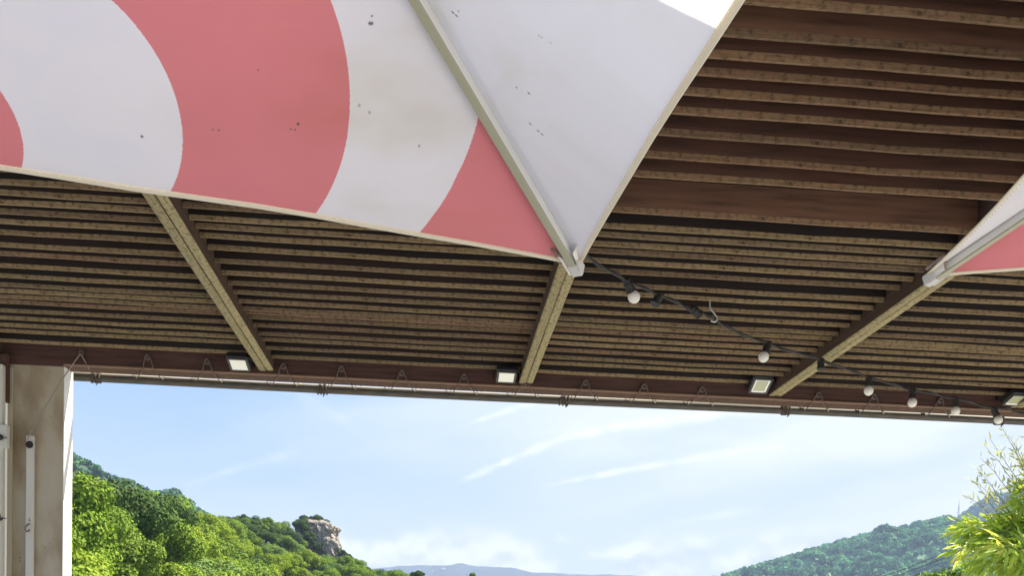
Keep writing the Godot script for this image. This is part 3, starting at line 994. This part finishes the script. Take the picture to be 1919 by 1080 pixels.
func make_tree_kinds() -> void:
	bark = mat(Color(0.07, 0.055, 0.04), 0.9)
	for k in 8:
		var h: float = [9.0, 10.5, 8.0, 11.0, 9.5, 8.5, 12.0, 9.0][k]
		var rx: float = [3.9, 4.2, 3.8, 3.6, 4.6, 4.0, 3.3, 4.4][k]
		var ry: float = [3.2, 3.8, 2.8, 4.2, 3.2, 3.0, 4.9, 2.8][k]
		tree_kinds.append([crown_mesh(100 + k, rx, ry, 22, 20000, 0.2, 0.34), trunk_mesh(200 + k, h, rx), h, rx, ry])
	leaf_tones = {
		"yellow-green": leaf_mat(Color(0.235, 0.32, 0.035), 0.85), "bright green": leaf_mat(Color(0.175, 0.27, 0.03), 0.85), "mid-green": leaf_mat(Color(0.165, 0.25, 0.035), 0.85),
		"dark green": leaf_mat(Color(0.075, 0.13, 0.035), 0.9), "grey-green": leaf_mat(Color(0.17, 0.26, 0.07), 1.0)}


func plant_tree(called: String, top: Vector3, kind: int, tone: String, scale_: float, turn: float, label: String, group := "") -> Node3D:
	var k = tree_kinds[kind]
	var h: float = k[2] * scale_
	var root := base(called, top - Vector3(0, h, 0))
	tag(root, label, "tree", group)
	var t := put("trunk", k[1], bark, root)
	var c := put("crown", k[0], leaf_tones[tone], root)
	c.position = Vector3(0, k[2] - k[4], 0)
	root.scale = Vector3.ONE * scale_
	root.rotation.y = turn
	strip_counts(root)
	return root


func path_at(path: Array, t: float) -> Vector3:
	var total := 0.0
	for i in path.size() - 1: total += path[i].distance_to(path[i + 1])
	var want := total * clampf(t, 0.0, 1.0)
	for i in path.size() - 1:
		var l: float = path[i].distance_to(path[i + 1])
		if want <= l: return path[i].lerp(path[i + 1], want / l)
		want -= l
	return path[-1]


func path_length(path: Array) -> float:
	var total := 0.0
	for i in path.size() - 1: total += path[i].distance_to(path[i + 1])
	return total


const RIDGE := [Vector3(-34.3, 15.1, -88.6), Vector3(-35.9, 16.2, -101.9), Vector3(-39.3, 18.4, -123.9), Vector3(-39.7, 20.4, -139.5), Vector3(-42.8, 21.4, -169.7), Vector3(-48.7, 25.1, -224.8), Vector3(-65.1, 36.9, -323.5), Vector3(-58.8, 40.5, -355.2), Vector3(-54.4, 40.0, -386.2), Vector3(-44.7, 30.4, -392.5), Vector3(-31.5, 26.3, -338.5), Vector3(-17.9, 19.7, -289.4), Vector3(-8.0, 16.7, -264.9), Vector3(0.3, 14.4, -255.0)]
const FOOT := [Vector3(-29.4, 4.8, -74.4), Vector3(-29.4, 5.2, -85.0), Vector3(-27.0, 5.9, -101.5), Vector3(-27.5, 8.7, -157.6), Vector3(-18.9, 10.5, -204.1), Vector3(-4.6, 12.0, -235.0), Vector3(2.9, 11.4, -240.0)]


func make_near_slope() -> void:
	# terrain under the trees: a sheet from in front of the foot row up over the ridge and down behind
	var st := start()
	st.set_smooth_group(0)
	var cols := 40; var rows := 8
	var grid := []
	for i in cols + 1:
		var t := float(i) / cols
		var ridge := path_at(RIDGE, t) - Vector3(0, 9.0, 0); var foot := path_at(FOOT, t) - Vector3(0, 8.5, 0)
		var out := (foot - ridge); out.y = 0.0; out = out.normalized()
		var col := [foot + out * 26.0 + Vector3(0, -9.0, 0), foot + out * 9.0 + Vector3(0, -3.0, 0)]
		for j in rows - 3: col.append(foot.lerp(ridge, float(j) / (rows - 4)))
		col.append(ridge - out * 14.0 - Vector3(0, 4.0, 0))
		col.append(ridge - out * 60.0 - Vector3(0, 26.0, 0))
		grid.append(col)
	for i in cols:
		for j in grid[0].size() - 1:
			quad(st, grid[i][j], grid[i][j + 1], grid[i + 1][j + 1], grid[i + 1][j])
	tag(put("hillside", done(st), mat(Color(0.05, 0.06, 0.025), 0.95)), "", "", "", "structure")
	var rr := RandomNumberGenerator.new(); rr.seed = 21
	var rows_n := 6
	var row_words := ["lowest", "second lowest", "third lowest", "third highest", "second highest", "highest"]
	for row in rows_n:
		var v := float(row) / (rows_n - 1)
		var path := []
		for i in 41:
			path.append(path_at(FOOT, i / 40.0).lerp(path_at(RIDGE, i / 40.0), v))
		var total := path_length(path)
		var s := rr.randf_range(0.0, 4.0)
		var n := 0
		while s < total and n < 60:
			var p := path_at(path, s / total)
			var dist := p.length()
			p += Vector3(rr.randf_range(-1.6, 1.6), rr.randf_range(-1.1, 0.7) if row == rows_n - 1 else rr.randf_range(-1.6, 1.6), rr.randf_range(-2.5, 2.5))
			var sc := rr.randf_range(0.75, 1.15) * (1.6 if dist < 190.0 else 1.15)
			var pick := rr.randf()
			var tone := "mid-green"
			if dist > 300.0: tone = "dark green" if pick < 0.4 else "mid-green" if pick < 0.75 else "grey-green" if pick < 0.9 else "bright green"
			else: tone = "yellow-green" if pick < 0.36 else "bright green" if pick < 0.62 else "mid-green" if pick < 0.82 else "grey-green" if pick < 0.92 else "dark green"
			var label := "%s tree, %s from the post in the %s row of the left slope" % [tone, ordinal(n + 1), row_words[row]]
			plant_tree("broadleaf_tree", p, rr.randi() % 8, tone, sc, rr.randf() * TAU, label, "trees on the near wooded slope")
			s += rr.randf_range(5.2, 7.8) * (1.5 if dist < 190.0 else 1.25)
			n += 1


func ordinal(n: int) -> String:
	var ones := ["", "first", "second", "third", "fourth", "fifth", "sixth", "seventh", "eighth", "ninth", "tenth", "eleventh", "twelfth", "thirteenth", "fourteenth", "fifteenth", "sixteenth", "seventeenth", "eighteenth", "nineteenth"]
	if n < 20: return ones[n]
	var t := int(n / 10.0)
	if n % 10 == 0: return ["", "", "twentieth", "thirtieth", "fortieth", "fiftieth", "sixtieth"][t]
	return ["", "", "twenty-", "thirty-", "forty-", "fifty-", "sixty-"][t] + ones[n % 10]


func forest(called: String, pts: Array, mesh: Mesh, m: Material) -> void:
	var mm := MultiMesh.new()
	mm.transform_format = MultiMesh.TRANSFORM_3D
	mm.use_colors = true
	mm.mesh = mesh
	mm.instance_count = pts.size()
	for i in pts.size():
		mm.set_instance_transform(i, pts[i][0])
		mm.set_instance_color(i, pts[i][1])
	var o := MultiMeshInstance3D.new()
	o.multimesh = mm
	o.material_override = m
	o.name = numbered(called)
	add_child(o, true)
	tag(o, pts[0][2], "forest", "", "stuff")


# a ridge profile with a slope falling towards the viewer, and a wood spread over it
func wooded_hill(called: String, ridge: Array, toward: Vector3, depth: float, drop: float, back: float, spacing: float, size: float, seed_: int, label: String, tone: Color, ground: Color) -> void:
	var nz := FastNoiseLite.new(); nz.seed = seed_; nz.frequency = 0.006; nz.fractal_octaves = 3
	var total := path_length(ridge)
	var surf := func(t: float, v: float) -> Vector3:
		var p := path_at(ridge, t)
		var q := p + toward * depth * v - Vector3(0, drop * (v * 0.75 + 0.25 * v * v), 0)
		if v < 0.0: q = p + toward * back * v + Vector3(0, back * v * 0.5, 0)
		var k := smoothstep(0.0, 0.15, v)
		q.y += nz.get_noise_2d(q.x, q.z) * drop * 0.22 * k
		return q
	var st := start()
	st.set_smooth_group(0)
	var cols := 60; var rows := 16
	var grid := []
	for i in cols + 1:
		var col := []
		for j in rows + 3:
			col.append(surf.call(float(i) / cols, float(j - 2) / rows) - Vector3(0, size * 0.9, 0))
		grid.append(col)
	for i in cols:
		for j in rows + 2:
			quad(st, grid[i][j + 1], grid[i][j], grid[i + 1][j], grid[i + 1][j + 1])
	tag(put(called, done(st), mat(ground, 0.95)), "", "", "", "structure")
	var r := RandomNumberGenerator.new(); r.seed = seed_
	var pts := []
	var n := int(total * depth / (spacing * spacing))
	for i in n:
		var v := pow(r.randf(), 1.25) * 1.0 - 0.02
		var p: Vector3 = surf.call(r.randf(), v) - Vector3(0, size * 0.75, 0)
		var s := size * r.randf_range(0.6, 1.2)
		var b := Basis(Vector3.UP, r.randf() * TAU).scaled(Vector3(s, s * r.randf_range(0.85, 1.25), s))
		var g := r.randf_range(0.7, 1.3) * (1.0 + 0.7 * nz.get_noise_2d(p.x * 3.0 + 500.0, p.z * 3.0))
		pts.append([Transform3D(b, p), Color(g * r.randf_range(0.85, 1.25), g, g * r.randf_range(0.8, 1.2)), label])
	forest("forest", pts, crown_mesh(seed_ + 300, 1.0, 0.95, 9, 260, 0.36, 0.42), leaf_mat(tone, 0.4))


func make_hills() -> void:
	wooded_hill("hill", [Vector3(-630, 262, -1140), Vector3(-496, 226, -1222), Vector3(-448, 199, -1274), Vector3(-424, 193, -1298), Vector3(-399, 187, -1322), Vector3(-366, 172, -1346), Vector3(-334, 151, -1370), Vector3(-288, 121, -1395), Vector3(-220, 82, -1424), Vector3(-162, 47, -1431)],
		Vector3(0.6, 0, 0.8), 480.0, 170.0, 150.0, 8.5, 7.0, 41, "hazy green forest on the hill rising behind the left slope", Color(0.08, 0.2, 0.07), Color(0.035, 0.075, 0.03))
	wooded_hill("hill", [Vector3(270, 69, -2052), Vector3(457, 93, -2074), Vector3(540, 121, -2092), Vector3(634, 154, -2102), Vector3(738, 186, -2106), Vector3(842, 222, -2106), Vector3(954, 253, -2097), Vector3(1037, 274, -2077), Vector3(1075, 282, -2059), Vector3(1087, 264, -2050), Vector3(1112, 220, -2018), Vector3(1192, 166, -1973)],
		Vector3(-0.25, 0, 0.97), 740.0, 260.0, 200.0, 10.5, 9.0, 42, "blue-green forest covering the hill in the lower right of the view", Color(0.15, 0.34, 0.16), Color(0.08, 0.19, 0.085))
	wooded_hill("hill", [Vector3(1476, 231, -3474), Vector3(1631, 345, -3409), Vector3(1764, 440, -3343), Vector3(1820, 496, -3314), Vector3(1876, 523, -3281), Vector3(1942, 552, -3242), Vector3(2048, 606, -3177), Vector3(2228, 672, -3053)],
		Vector3(-0.5, 0, 0.86), 900.0, 400.0, 250.0, 16.0, 13.0, 43, "darker blue forest on the far hill behind the leafy tree at right", Color(0.08, 0.24, 0.15), Color(0.06, 0.16, 0.1))
	# far ridge, fields and woods too distant to tell apart
	var far := [Vector3(-1900, 330, -6700), Vector3(-929, 361, -6938), Vector3(-646, 401, -6970), Vector3(-431, 428, -6987), Vector3(-213, 454, -6997), Vector3(-67, 463, -7000), Vector3(43, 470, -7000), Vector3(160, 493, -6998), Vector3(301, 472, -6994), Vector3(522, 467, -6981), Vector3(670, 446, -6968), Vector3(890, 437, -6943), Vector3(1253, 435, -6887), Vector3(1609, 425, -6812), Vector3(2091, 413, -6680), Vector3(3000, 400, -6500), Vector3(3900, 380, -6200)]
	var nz := FastNoiseLite.new(); nz.seed = 9; nz.frequency = 0.004; nz.fractal_octaves = 4
	var st := start()
	st.set_smooth_group(0)
	var cols := 160; var rows := 18
	var grid := []
	for i in cols + 1:
		var col := []
		var p := path_at(far, float(i) / cols)
		for j in rows + 1:
			var v := float(j - 2) / (rows - 2)
			var q := p + Vector3(0, 0, 2200.0 * v) - Vector3(0, (480.0 * v) if v > 0 else -260.0 * v, 0)
			q.y += nz.get_noise_2d(q.x, q.z) * (14.0 + 60.0 * clampf(v * 3.0, 0.0, 1.0))
			col.append(q)
		grid.append(col)
	for i in cols:
		for j in rows:
			quad(st, grid[i][j + 1], grid[i][j], grid[i + 1][j], grid[i + 1][j + 1])
	var fm := mat(Color(0.02, 0.05, 0.035), 0.95)
	fm.albedo_texture = noise_tex(77, 0.02, [[0.0, grey(0.45)], [0.5, grey(0.7)], [0.62, grey(1.0)], [1.0, Color(1.0, 1.0, 0.8)]])
	fm.uv1_triplanar = true
	fm.uv1_scale = Vector3(0.0012, 0.0012, 0.0012)
	tag(put("distant_ridge", done(st), fm), "", "", "", "structure")
	# white houses on the far ridge
	var wall := mat(Color(0.8, 0.79, 0.76), 0.8); var roof := mat(Color(0.4, 0.22, 0.15), 0.8)
	var spots := [[Vector3(50, 422, -6760), 16.0, "tiny white house below the highest point of the distant blue ridge"], [Vector3(-114, 409, -6760), 14.0, "tiny white house on the distant ridge, leftmost of the specks"], [Vector3(365, 405, -6760), 13.0, "tiny white house on the distant ridge, right of the poplar tops"], [Vector3(-21, 409, -6760), 11.0, "tiny low white house between two others on the distant ridge"]]
	for s in spots:
		var y: float = s[0].y
		var root := base("house", Vector3(s[0].x, y, s[0].z))
		tag(root, s[2], "house", "white houses on the distant ridge")
		st = start()
		box(st, Vector3(0, s[1] * 0.1, 0), Vector3(s[1] * 1.5, s[1] * 1.0, s[1]))
		put("wall", done(st), wall, root)
		st = start()
		var w: float = s[1] * 0.82; var d: float = s[1] * 0.55; var h0: float = s[1] * 0.602; var h1: float = s[1] * 0.95
		quad(st, Vector3(-w, h0, d), Vector3(-w, h1, 0), Vector3(w, h1, 0), Vector3(w, h0, d))
		quad(st, Vector3(w, h0, -d), Vector3(w, h1, 0), Vector3(-w, h1, 0), Vector3(-w, h0, -d))
		tri(st, Vector3(w, h0, d), Vector3(w, h1, 0), Vector3(w, h0, -d))
		tri(st, Vector3(-w, h0, -d), Vector3(-w, h1, 0), Vector3(-w, h0, d))
		quad(st, Vector3(-w, h0, -d), Vector3(-w, h0, d), Vector3(w, h0, d), Vector3(w, h0, -d))
		put("roof", done(st), roof, root)
		strip_counts(root)
	# mast on the right hill
	st = start()
	for c in [[-1, -1], [1, -1], [1, 1], [-1, 1]]:
		beam(st, Vector3(c[0] * 1.5, -6, c[1] * 1.5), Vector3(c[0] * 0.3, 22, c[1] * 0.3), 0.16, 0.16)
	for k in 10:
		var w := lerpf(1.5, 0.3, (k * 2.8 + 6.0) / 28.0)
		for c in [[-1, -1, 1, 1], [1, 1, -1, -1], [-1, 1, 1, 1], [-1, -1, 1, -1]]:
			beam(st, Vector3(c[0] * w, k * 2.8, c[1] * w), Vector3(c[2] * w * 0.85, k * 2.8 + 2.6, c[3] * w * 0.85), 0.1, 0.1)
	var mast := put("lattice_mast", done(st), mat(Color(0.3, 0.3, 0.3), 0.6, 0.5))
	mast.position = Vector3(1087, 262, -2048)
	mast.scale = Vector3.ONE * 1.8
	tag(mast, "thin lattice mast standing on the shoulder of the right hill", "mast")


func make_cliff() -> void:
	var nz := FastNoiseLite.new(); nz.seed = 4; nz.frequency = 0.16; nz.fractal_octaves = 4
	var nr := FastNoiseLite.new(); nr.seed = 8; nr.frequency = 0.11; nr.fractal_type = FastNoiseLite.FRACTAL_RIDGED; nr.fractal_octaves = 4
	var st := start()
	var us := 90; var vs := 60
	var grid := []
	for i in us + 1:
		var col := []
		var a := TAU * i / us
		for j in vs + 1:
			var v := float(j) / vs
			var y := -8.0 + 24.0 * v
			# overhanging brow on the right (sunny) side, rounded top
			var prof := lerpf(12.0, 8.0, v) * (1.0 if v < 0.82 else sqrt(maxf(0.0, 1.0 - pow((v - 0.82) / 0.18, 2.0))) * 0.95 + 0.05)
			var d := Vector3(cos(a), 0, sin(a))
			var p := Vector3(d.x * prof * 0.86, y, d.z * prof)
			var sq := 1.0 / pow(pow(absf(d.x), 5.0) + pow(absf(d.z), 5.0), 0.2)
			p.x *= sq * 0.92; p.z *= sq * 0.92
			p.y -= maxf(0.0, v - 0.7) * (p.x + 6.0) * 0.42
			var q := Vector3(p.x, p.y * 0.8, p.z)
			p += d * (nz.get_noise_3dv(q) * 2.0 - absf(nr.get_noise_3d(q.x * 1.7, q.y * 0.75, q.z * 1.7)) * 2.6 + nz.get_noise_3d(q.x * 0.35, q.y * 0.3, q.z * 0.35) * 3.0) * minf(1.0, (1.0 - v) * 8.0)
			# horizontal ledges
			p += d * 1.5 * nz.get_noise_3d(q.x * 0.45 + 50.0, q.y * 0.9, q.z * 0.45) * minf(1.0, (1.0 - v) * 8.0)
			col.append(p)
		grid.append(col)
	for i in us:
		for j in vs:
			quad(st, grid[i][j], grid[i][j + 1], grid[i + 1][j + 1], grid[i + 1][j], Vector2(i, j), Vector2(i, j + 1), Vector2(i + 1, j + 1), Vector2(i + 1, j))
	var rm := mat(Color(0.37, 0.365, 0.35), 0.95)
	rm.albedo_texture = noise_tex(81, 0.03, [[0.0, Color8(90, 84, 80)], [0.3, Color8(170, 160, 150)], [0.55, Color8(225, 216, 205)], [0.8, Color8(255, 248, 238)], [1.0, Color8(215, 195, 170)]], 512, 5)
	rm.uv1_triplanar = true
	rm.uv1_scale = Vector3(0.09, 0.05, 0.09)
	var o := put("rock_cliff", done(st), rm)
	o.position = Vector3(-45.6, 29.0, -397.0)
	tag(o, "pale limestone crag with dark shaded left face at the slope's right end", "cliff")
	rng.seed = 17
	for t in [[Vector3(-50.6, 45.4, -394.0), 4, 0.75, "dark tree on the crag top, left of the gap"], [Vector3(-46.4, 46.0, -394.5), 2, 0.85, "broad dark tree crowning the middle of the pale crag"], [Vector3(-42.8, 44.2, -395.0), 4, 0.6, "flat dark tree at the right brow of the pale crag"], [Vector3(-40.6, 41.6, -393.0), 2, 0.34, "small dark tree clinging below the right brow of the crag"], [Vector3(-39.6, 34.6, -390.0), 5, 0.5, "small dark bush tree at the right foot of the crag"], [Vector3(-51.2, 43.6, -388.5), 0, 1.0, "dark green tree growing against the shaded left face of the crag"], [Vector3(-47.8, 40.2, -386.5), 6, 0.85, "dark pointed tree standing before the middle of the crag"], [Vector3(-45.0, 34.4, -386.0), 5, 0.62, "low dark tree in front of the crag's foot"], [Vector3(-36.6, 32.8, -390.0), 1, 0.7, "dark green tree just right of the crag's foot"], [Vector3(-33.4, 31.4, -386.0), 3, 0.75, "second dark green tree to the right of the crag"], [Vector3(-30.0, 29.6, -378.0), 6, 0.75, "third dark green tree to the right of the crag, lower down"]]:
		plant_tree("crag_tree", t[0], t[1], "dark green", t[2], rng.randf() * TAU, t[3], "dark trees on the crag")
	plant_tree("round_tree", Vector3(-4.2, 16.2, -236.0), 2, "dark green", 0.52, 1.0, "small round dark tree just right of the slope's last trees")
	# poplars in the valley
	for t in [[Vector3(12.5, 28.6, -420.0), "shorter left poplar rising at the bottom before the distant ridge"], [Vector3(15.3, 29.9, -420.0), "taller right poplar rising at the bottom before the distant ridge"]]:
		var root := base("poplar", t[0] - Vector3(0, 30, 0))
		tag(root, t[1], "poplar", "poplars in the valley")
		var c := put("crown", crown_mesh(400 + int(t[0].x), 2.3, 10.5, 34, 7000, 0.5, 0.5, -1.0), leaf_tones["mid-green"], root)
		c.position = Vector3(0, 20.0, 0)
		var st2 := start()
		tube(st2, [Vector3(0, -1, 0), Vector3(0, 12, 0), Vector3(0.2, 28, 0)], [0.35, 0.28, 0.05], 7)
		put("trunk", done(st2), bark, root)
		strip_counts(root)


func make_cables() -> void:
	var m := mat(Color(0.05, 0.055, 0.06), 0.6)
	var lines := [["upper of two dark power cables crossing the lower right hill", 0.0], ["lower of two dark power cables crossing the lower right hill", -0.24]]
	for l in lines:
		var pts := smooth_path([Vector3(30.0, 1.6 + l[1], -96.0), Vector3(27.3, 5.3 + l[1], -64.4), Vector3(26.6, 6.02 + l[1], -56.0), Vector3(25.6, 6.22 + l[1], -50.9), Vector3(24.4, 6.36 + l[1], -45.9), Vector3(22.6, 7.2 + l[1], -36.0)], 6)
		var st := start()
		tube(st, pts, 0.017, 6)
		tag(put("power_cable", done(st), m), l[0], "cable", "power cables")


# ------------------------------------------------------------------ the leafy tree at the right
func leaf_into(st: SurfaceTool, p: Vector3, d: Vector3, nrm: Vector3, l: float, w: float) -> void:
	var side := d.cross(nrm).normalized()
	var up := side.cross(d).normalized()
	var bend := -up * l * 0.12
	var a := p; var m1 := p + d * l * 0.33; var m2 := p + d * l * 0.68 + bend * 0.45; var e := p + d * l + bend
	var f := up * w * 0.22
	tri(st, a, m1 + side * w * 0.5 + f, m1); tri(st, a, m1, m1 - side * w * 0.5 + f)
	quad(st, m1, m1 + side * w * 0.5 + f, m2 + side * w * 0.42 + f, m2); quad(st, m1 - side * w * 0.5 + f, m1, m2, m2 - side * w * 0.42 + f)
	tri(st, m2, m2 + side * w * 0.42 + f, e); tri(st, m2 - side * w * 0.42 + f, m2, e)


func make_leafy_tree() -> void:
	var root := base("leafy_tree", Vector3(5.0, -0.16, -7.2))
	tag(root, "bright yellow-green narrow-leaved tree at the lower right edge", "tree")
	var o := root.position
	var r := RandomNumberGenerator.new(); r.seed = 77
	var bk := mat(Color(0.2, 0.17, 0.11), 0.85)
	var tones := [leaf_mat(Color(0.36, 0.46, 0.09), 1.3), leaf_mat(Color(0.27, 0.38, 0.07), 1.3), leaf_mat(Color(0.46, 0.48, 0.13), 1.2), leaf_mat(Color(0.22, 0.32, 0.07), 1.2)]
	for t in tones:
		t.vertex_color_use_as_albedo = false
		t.roughness = 0.42
		t.metallic_specular = 0.5
	var pale := leaf_mat(Color(0.3, 0.34, 0.26), 1.0)
	pale.vertex_color_use_as_albedo = false
	# trunk
	var st := start()
	tube(st, smooth_path([Vector3(5.0, -0.3, -7.2), Vector3(4.95, 0.9, -7.2), Vector3(5.05, 1.9, -7.25), Vector3(5.0, 2.9, -7.3)], 4), [0.1, 0.098, 0.095, 0.09, 0.086, 0.082, 0.078, 0.07, 0.062, 0.052, 0.042, 0.03, 0.015], 9)
	var trunk := done(st)
	var tr := put("trunk", trunk, bk, root); tr.position = -o
	# four leaf shapes to share
	var shapes := []
	for i in 4:
		st = start()
		leaf_into(st, Vector3.ZERO, Vector3(0, 0, -1), Vector3.UP, 0.1 + 0.014 * i, 0.022 - 0.0012 * i)
		shapes.append(done(st))
	var branches := []   # [start, control, tip, twig only, leaf length]
	# boughs that reach into view
	for t in [[3.71, 2.46, -7.0], [3.74, 2.4, -6.95], [3.72, 2.44, -7.05], [3.9, 2.4, -7.05], [4.1, 2.52, -7.1], [4.16, 2.64, -7.0], [4.2, 2.76, -7.1], [4.26, 2.86, -7.0], [4.36, 2.96, -7.1], [4.26, 2.8, -6.9], [3.78, 2.3, -6.8], [3.95, 2.42, -6.95], [4.05, 2.52, -7.05], [3.85, 2.2, -6.9], [4.1, 2.3, -6.9]]:
		var tip := Vector3(t[0], t[1], t[2])
		branches.append([Vector3(4.95, tip.y - 0.55, -7.2), Vector3(lerpf(4.95, tip.x, 0.55), tip.y + 0.12, tip.z), tip, false])
	for i in 70:
		var tip := Vector3(r.randf_range(3.8, 5.6), r.randf_range(1.5, 2.9), r.randf_range(-7.7, -6.6))
		var edge := 3.78 if tip.y < 2.34 else 4.1 + (tip.y - 2.34) * 0.45
		if tip.x < edge: tip.x = edge + r.randf() * 0.3
		branches.append([Vector3(4.95 + r.randf_range(-0.1, 0.1), tip.y - r.randf_range(0.2, 0.6), -7.2), Vector3(lerpf(4.95, tip.x, 0.5), tip.y + 0.12, lerpf(-7.2, tip.z, 0.6)), tip, false])
	# bare upper twigs against the sky
	for t in [[4.0, 3.2, -7.0, 4.22, 2.9], [3.89, 3.05, -7.0, 4.13, 2.86], [3.845, 2.88, -7.0, 4.05, 2.74], [3.78, 2.70, -7.0, 3.97, 2.62], [4.14, 3.1, -7.1, 4.25, 2.85], [4.3, 3.3, -7.1, 4.4, 2.8], [3.94, 3.12, -7.05, 4.16, 2.88], [3.86, 2.97, -7.0, 4.1, 2.8], [3.9, 2.8, -7.1, 4.08, 2.66], [4.06, 3.14, -7.0, 4.24, 2.9], [4.18, 3.2, -7.0, 4.3, 2.9], [3.82, 2.8, -7.0, 4.0, 2.66]]:
		branches.append([Vector3(t[3] + 0.25, t[4] - 0.35, -7.1), Vector3(t[3], t[4], -7.05), Vector3(t[0], t[1], t[2]), true])
	var wood_st := start()
	var rest := {}
	for k in 5: rest[k] = start()
	var singles := []
	for b in branches:
		var pts := []
		for i in 9:
			var t := i / 8.0
			pts.append(b[0].lerp(b[1], t).lerp(b[1].lerp(b[2], t), t) + Vector3(r.randf_range(-0.006, 0.006), r.randf_range(-0.006, 0.006), r.randf_range(-0.006, 0.006)))
		var twig: bool = b[3]
		var rad := []
		for i in 9: rad.append(lerpf(0.0045 if twig else 0.011, 0.0012 if twig else 0.0016, i / 8.0))
		tube(wood_st, pts, rad, 5)
		var n := 24 if twig else 150
		for i in n:
			var t := pow(r.randf(), 0.75)
			if twig: t = 0.35 + 0.65 * r.randf()
			elif t < 0.22: continue
			var f := t * 8.0
			var k := mini(int(f), 7)
			var p: Vector3 = pts[k].lerp(pts[k + 1], f - k)
			var dir: Vector3 = (pts[k + 1] - pts[k]).normalized()
			# short side shoots carry the leaves away from the bough
			var out := Vector3(r.randfn(), r.randfn() + 0.1, r.randfn()).normalized()
			p += out * (r.randf_range(0.0, 0.085) if not twig else r.randf_range(0.0, 0.022))
			var d := (dir * 0.75 + out * 0.75 + Vector3(0, -0.3 if not twig else 0.15, 0)).normalized()
			var nrm := (Vector3.UP + Vector3(r.randfn(), r.randfn(), r.randfn()) * 0.6).normalized()
			var tone: int = 4 if twig else [0, 0, 1, 1, 2, 3][r.randi() % 6]
			var size := r.randf_range(0.34, 0.6) if twig else r.randf_range(0.7, 1.2)
			if not twig and singles.size() < 260 and p.x < 4.3 and p.y > 2.1 and p.z > -7.02 and r.randf() < 0.5:
				singles.append([p, d, nrm, tone, size])
			else:
				leaf_into(rest[tone], p, d, nrm, 0.13 * size, (0.025 if not twig else 0.028) * size)
	var bw := put("branches", done(wood_st), bk, root)
	bw.position = -o
	for s in singles:
		var z: Vector3 = -s[1]
		var x: Vector3 = s[2].cross(z).normalized()
		var y := z.cross(x)
		var q := put("leaf", shapes[r.randi() % 4], tones[s[3]], root)
		q.transform = Transform3D(Basis(x, y, z).scaled_local(Vector3.ONE * s[4]), s[0] - o)
	var whole := ArrayMesh.new()
	for k in 5:
		rest[k].generate_normals()
		rest[k].commit(whole)
	var fo := put("foliage", whole, null, root)
	for k in 5: fo.set_surface_override_material(k, tones[k] if k < 4 else pale)
	fo.position = -o
	tag(fo, "", "", "", "stuff")
	strip_counts(root)
	# rounded bush further off, left of it
	var bush := base("bush", Vector3(13.7, -0.16, -26.6))
	tag(bush, "light green rounded bush just left of the narrow-leaved tree", "bush")
	var c := put("foliage", crown_mesh(555, 1.6, 1.7, 26, 9000, 0.11), leaf_tones["bright green"], bush)
	c.position = Vector3(0.3, 2.4, 0)
	st = start()
	for i in 5:
		tube(st, smooth_path([Vector3(0.1 * i - 0.2, -0.2, 0), Vector3(0.25 * i - 0.4, 1.2, 0.1), Vector3(0.4 * i - 0.7, 2.4, 0)], 3), 0.04, 6)
	put("stem", done(st), bark, bush)
	strip_counts(bush)




func _ready() -> void:
	set_up_view()
	make_ground()
	make_hills()
	make_near_slope_all()
	make_pergola()
	make_post()
	make_rail_and_cords()
	make_floodlights()
	make_festoon()
	make_parasols()
	make_cables()
	make_leafy_tree()


func make_near_slope_all() -> void:
	make_tree_kinds()
	make_near_slope()
	make_cliff()
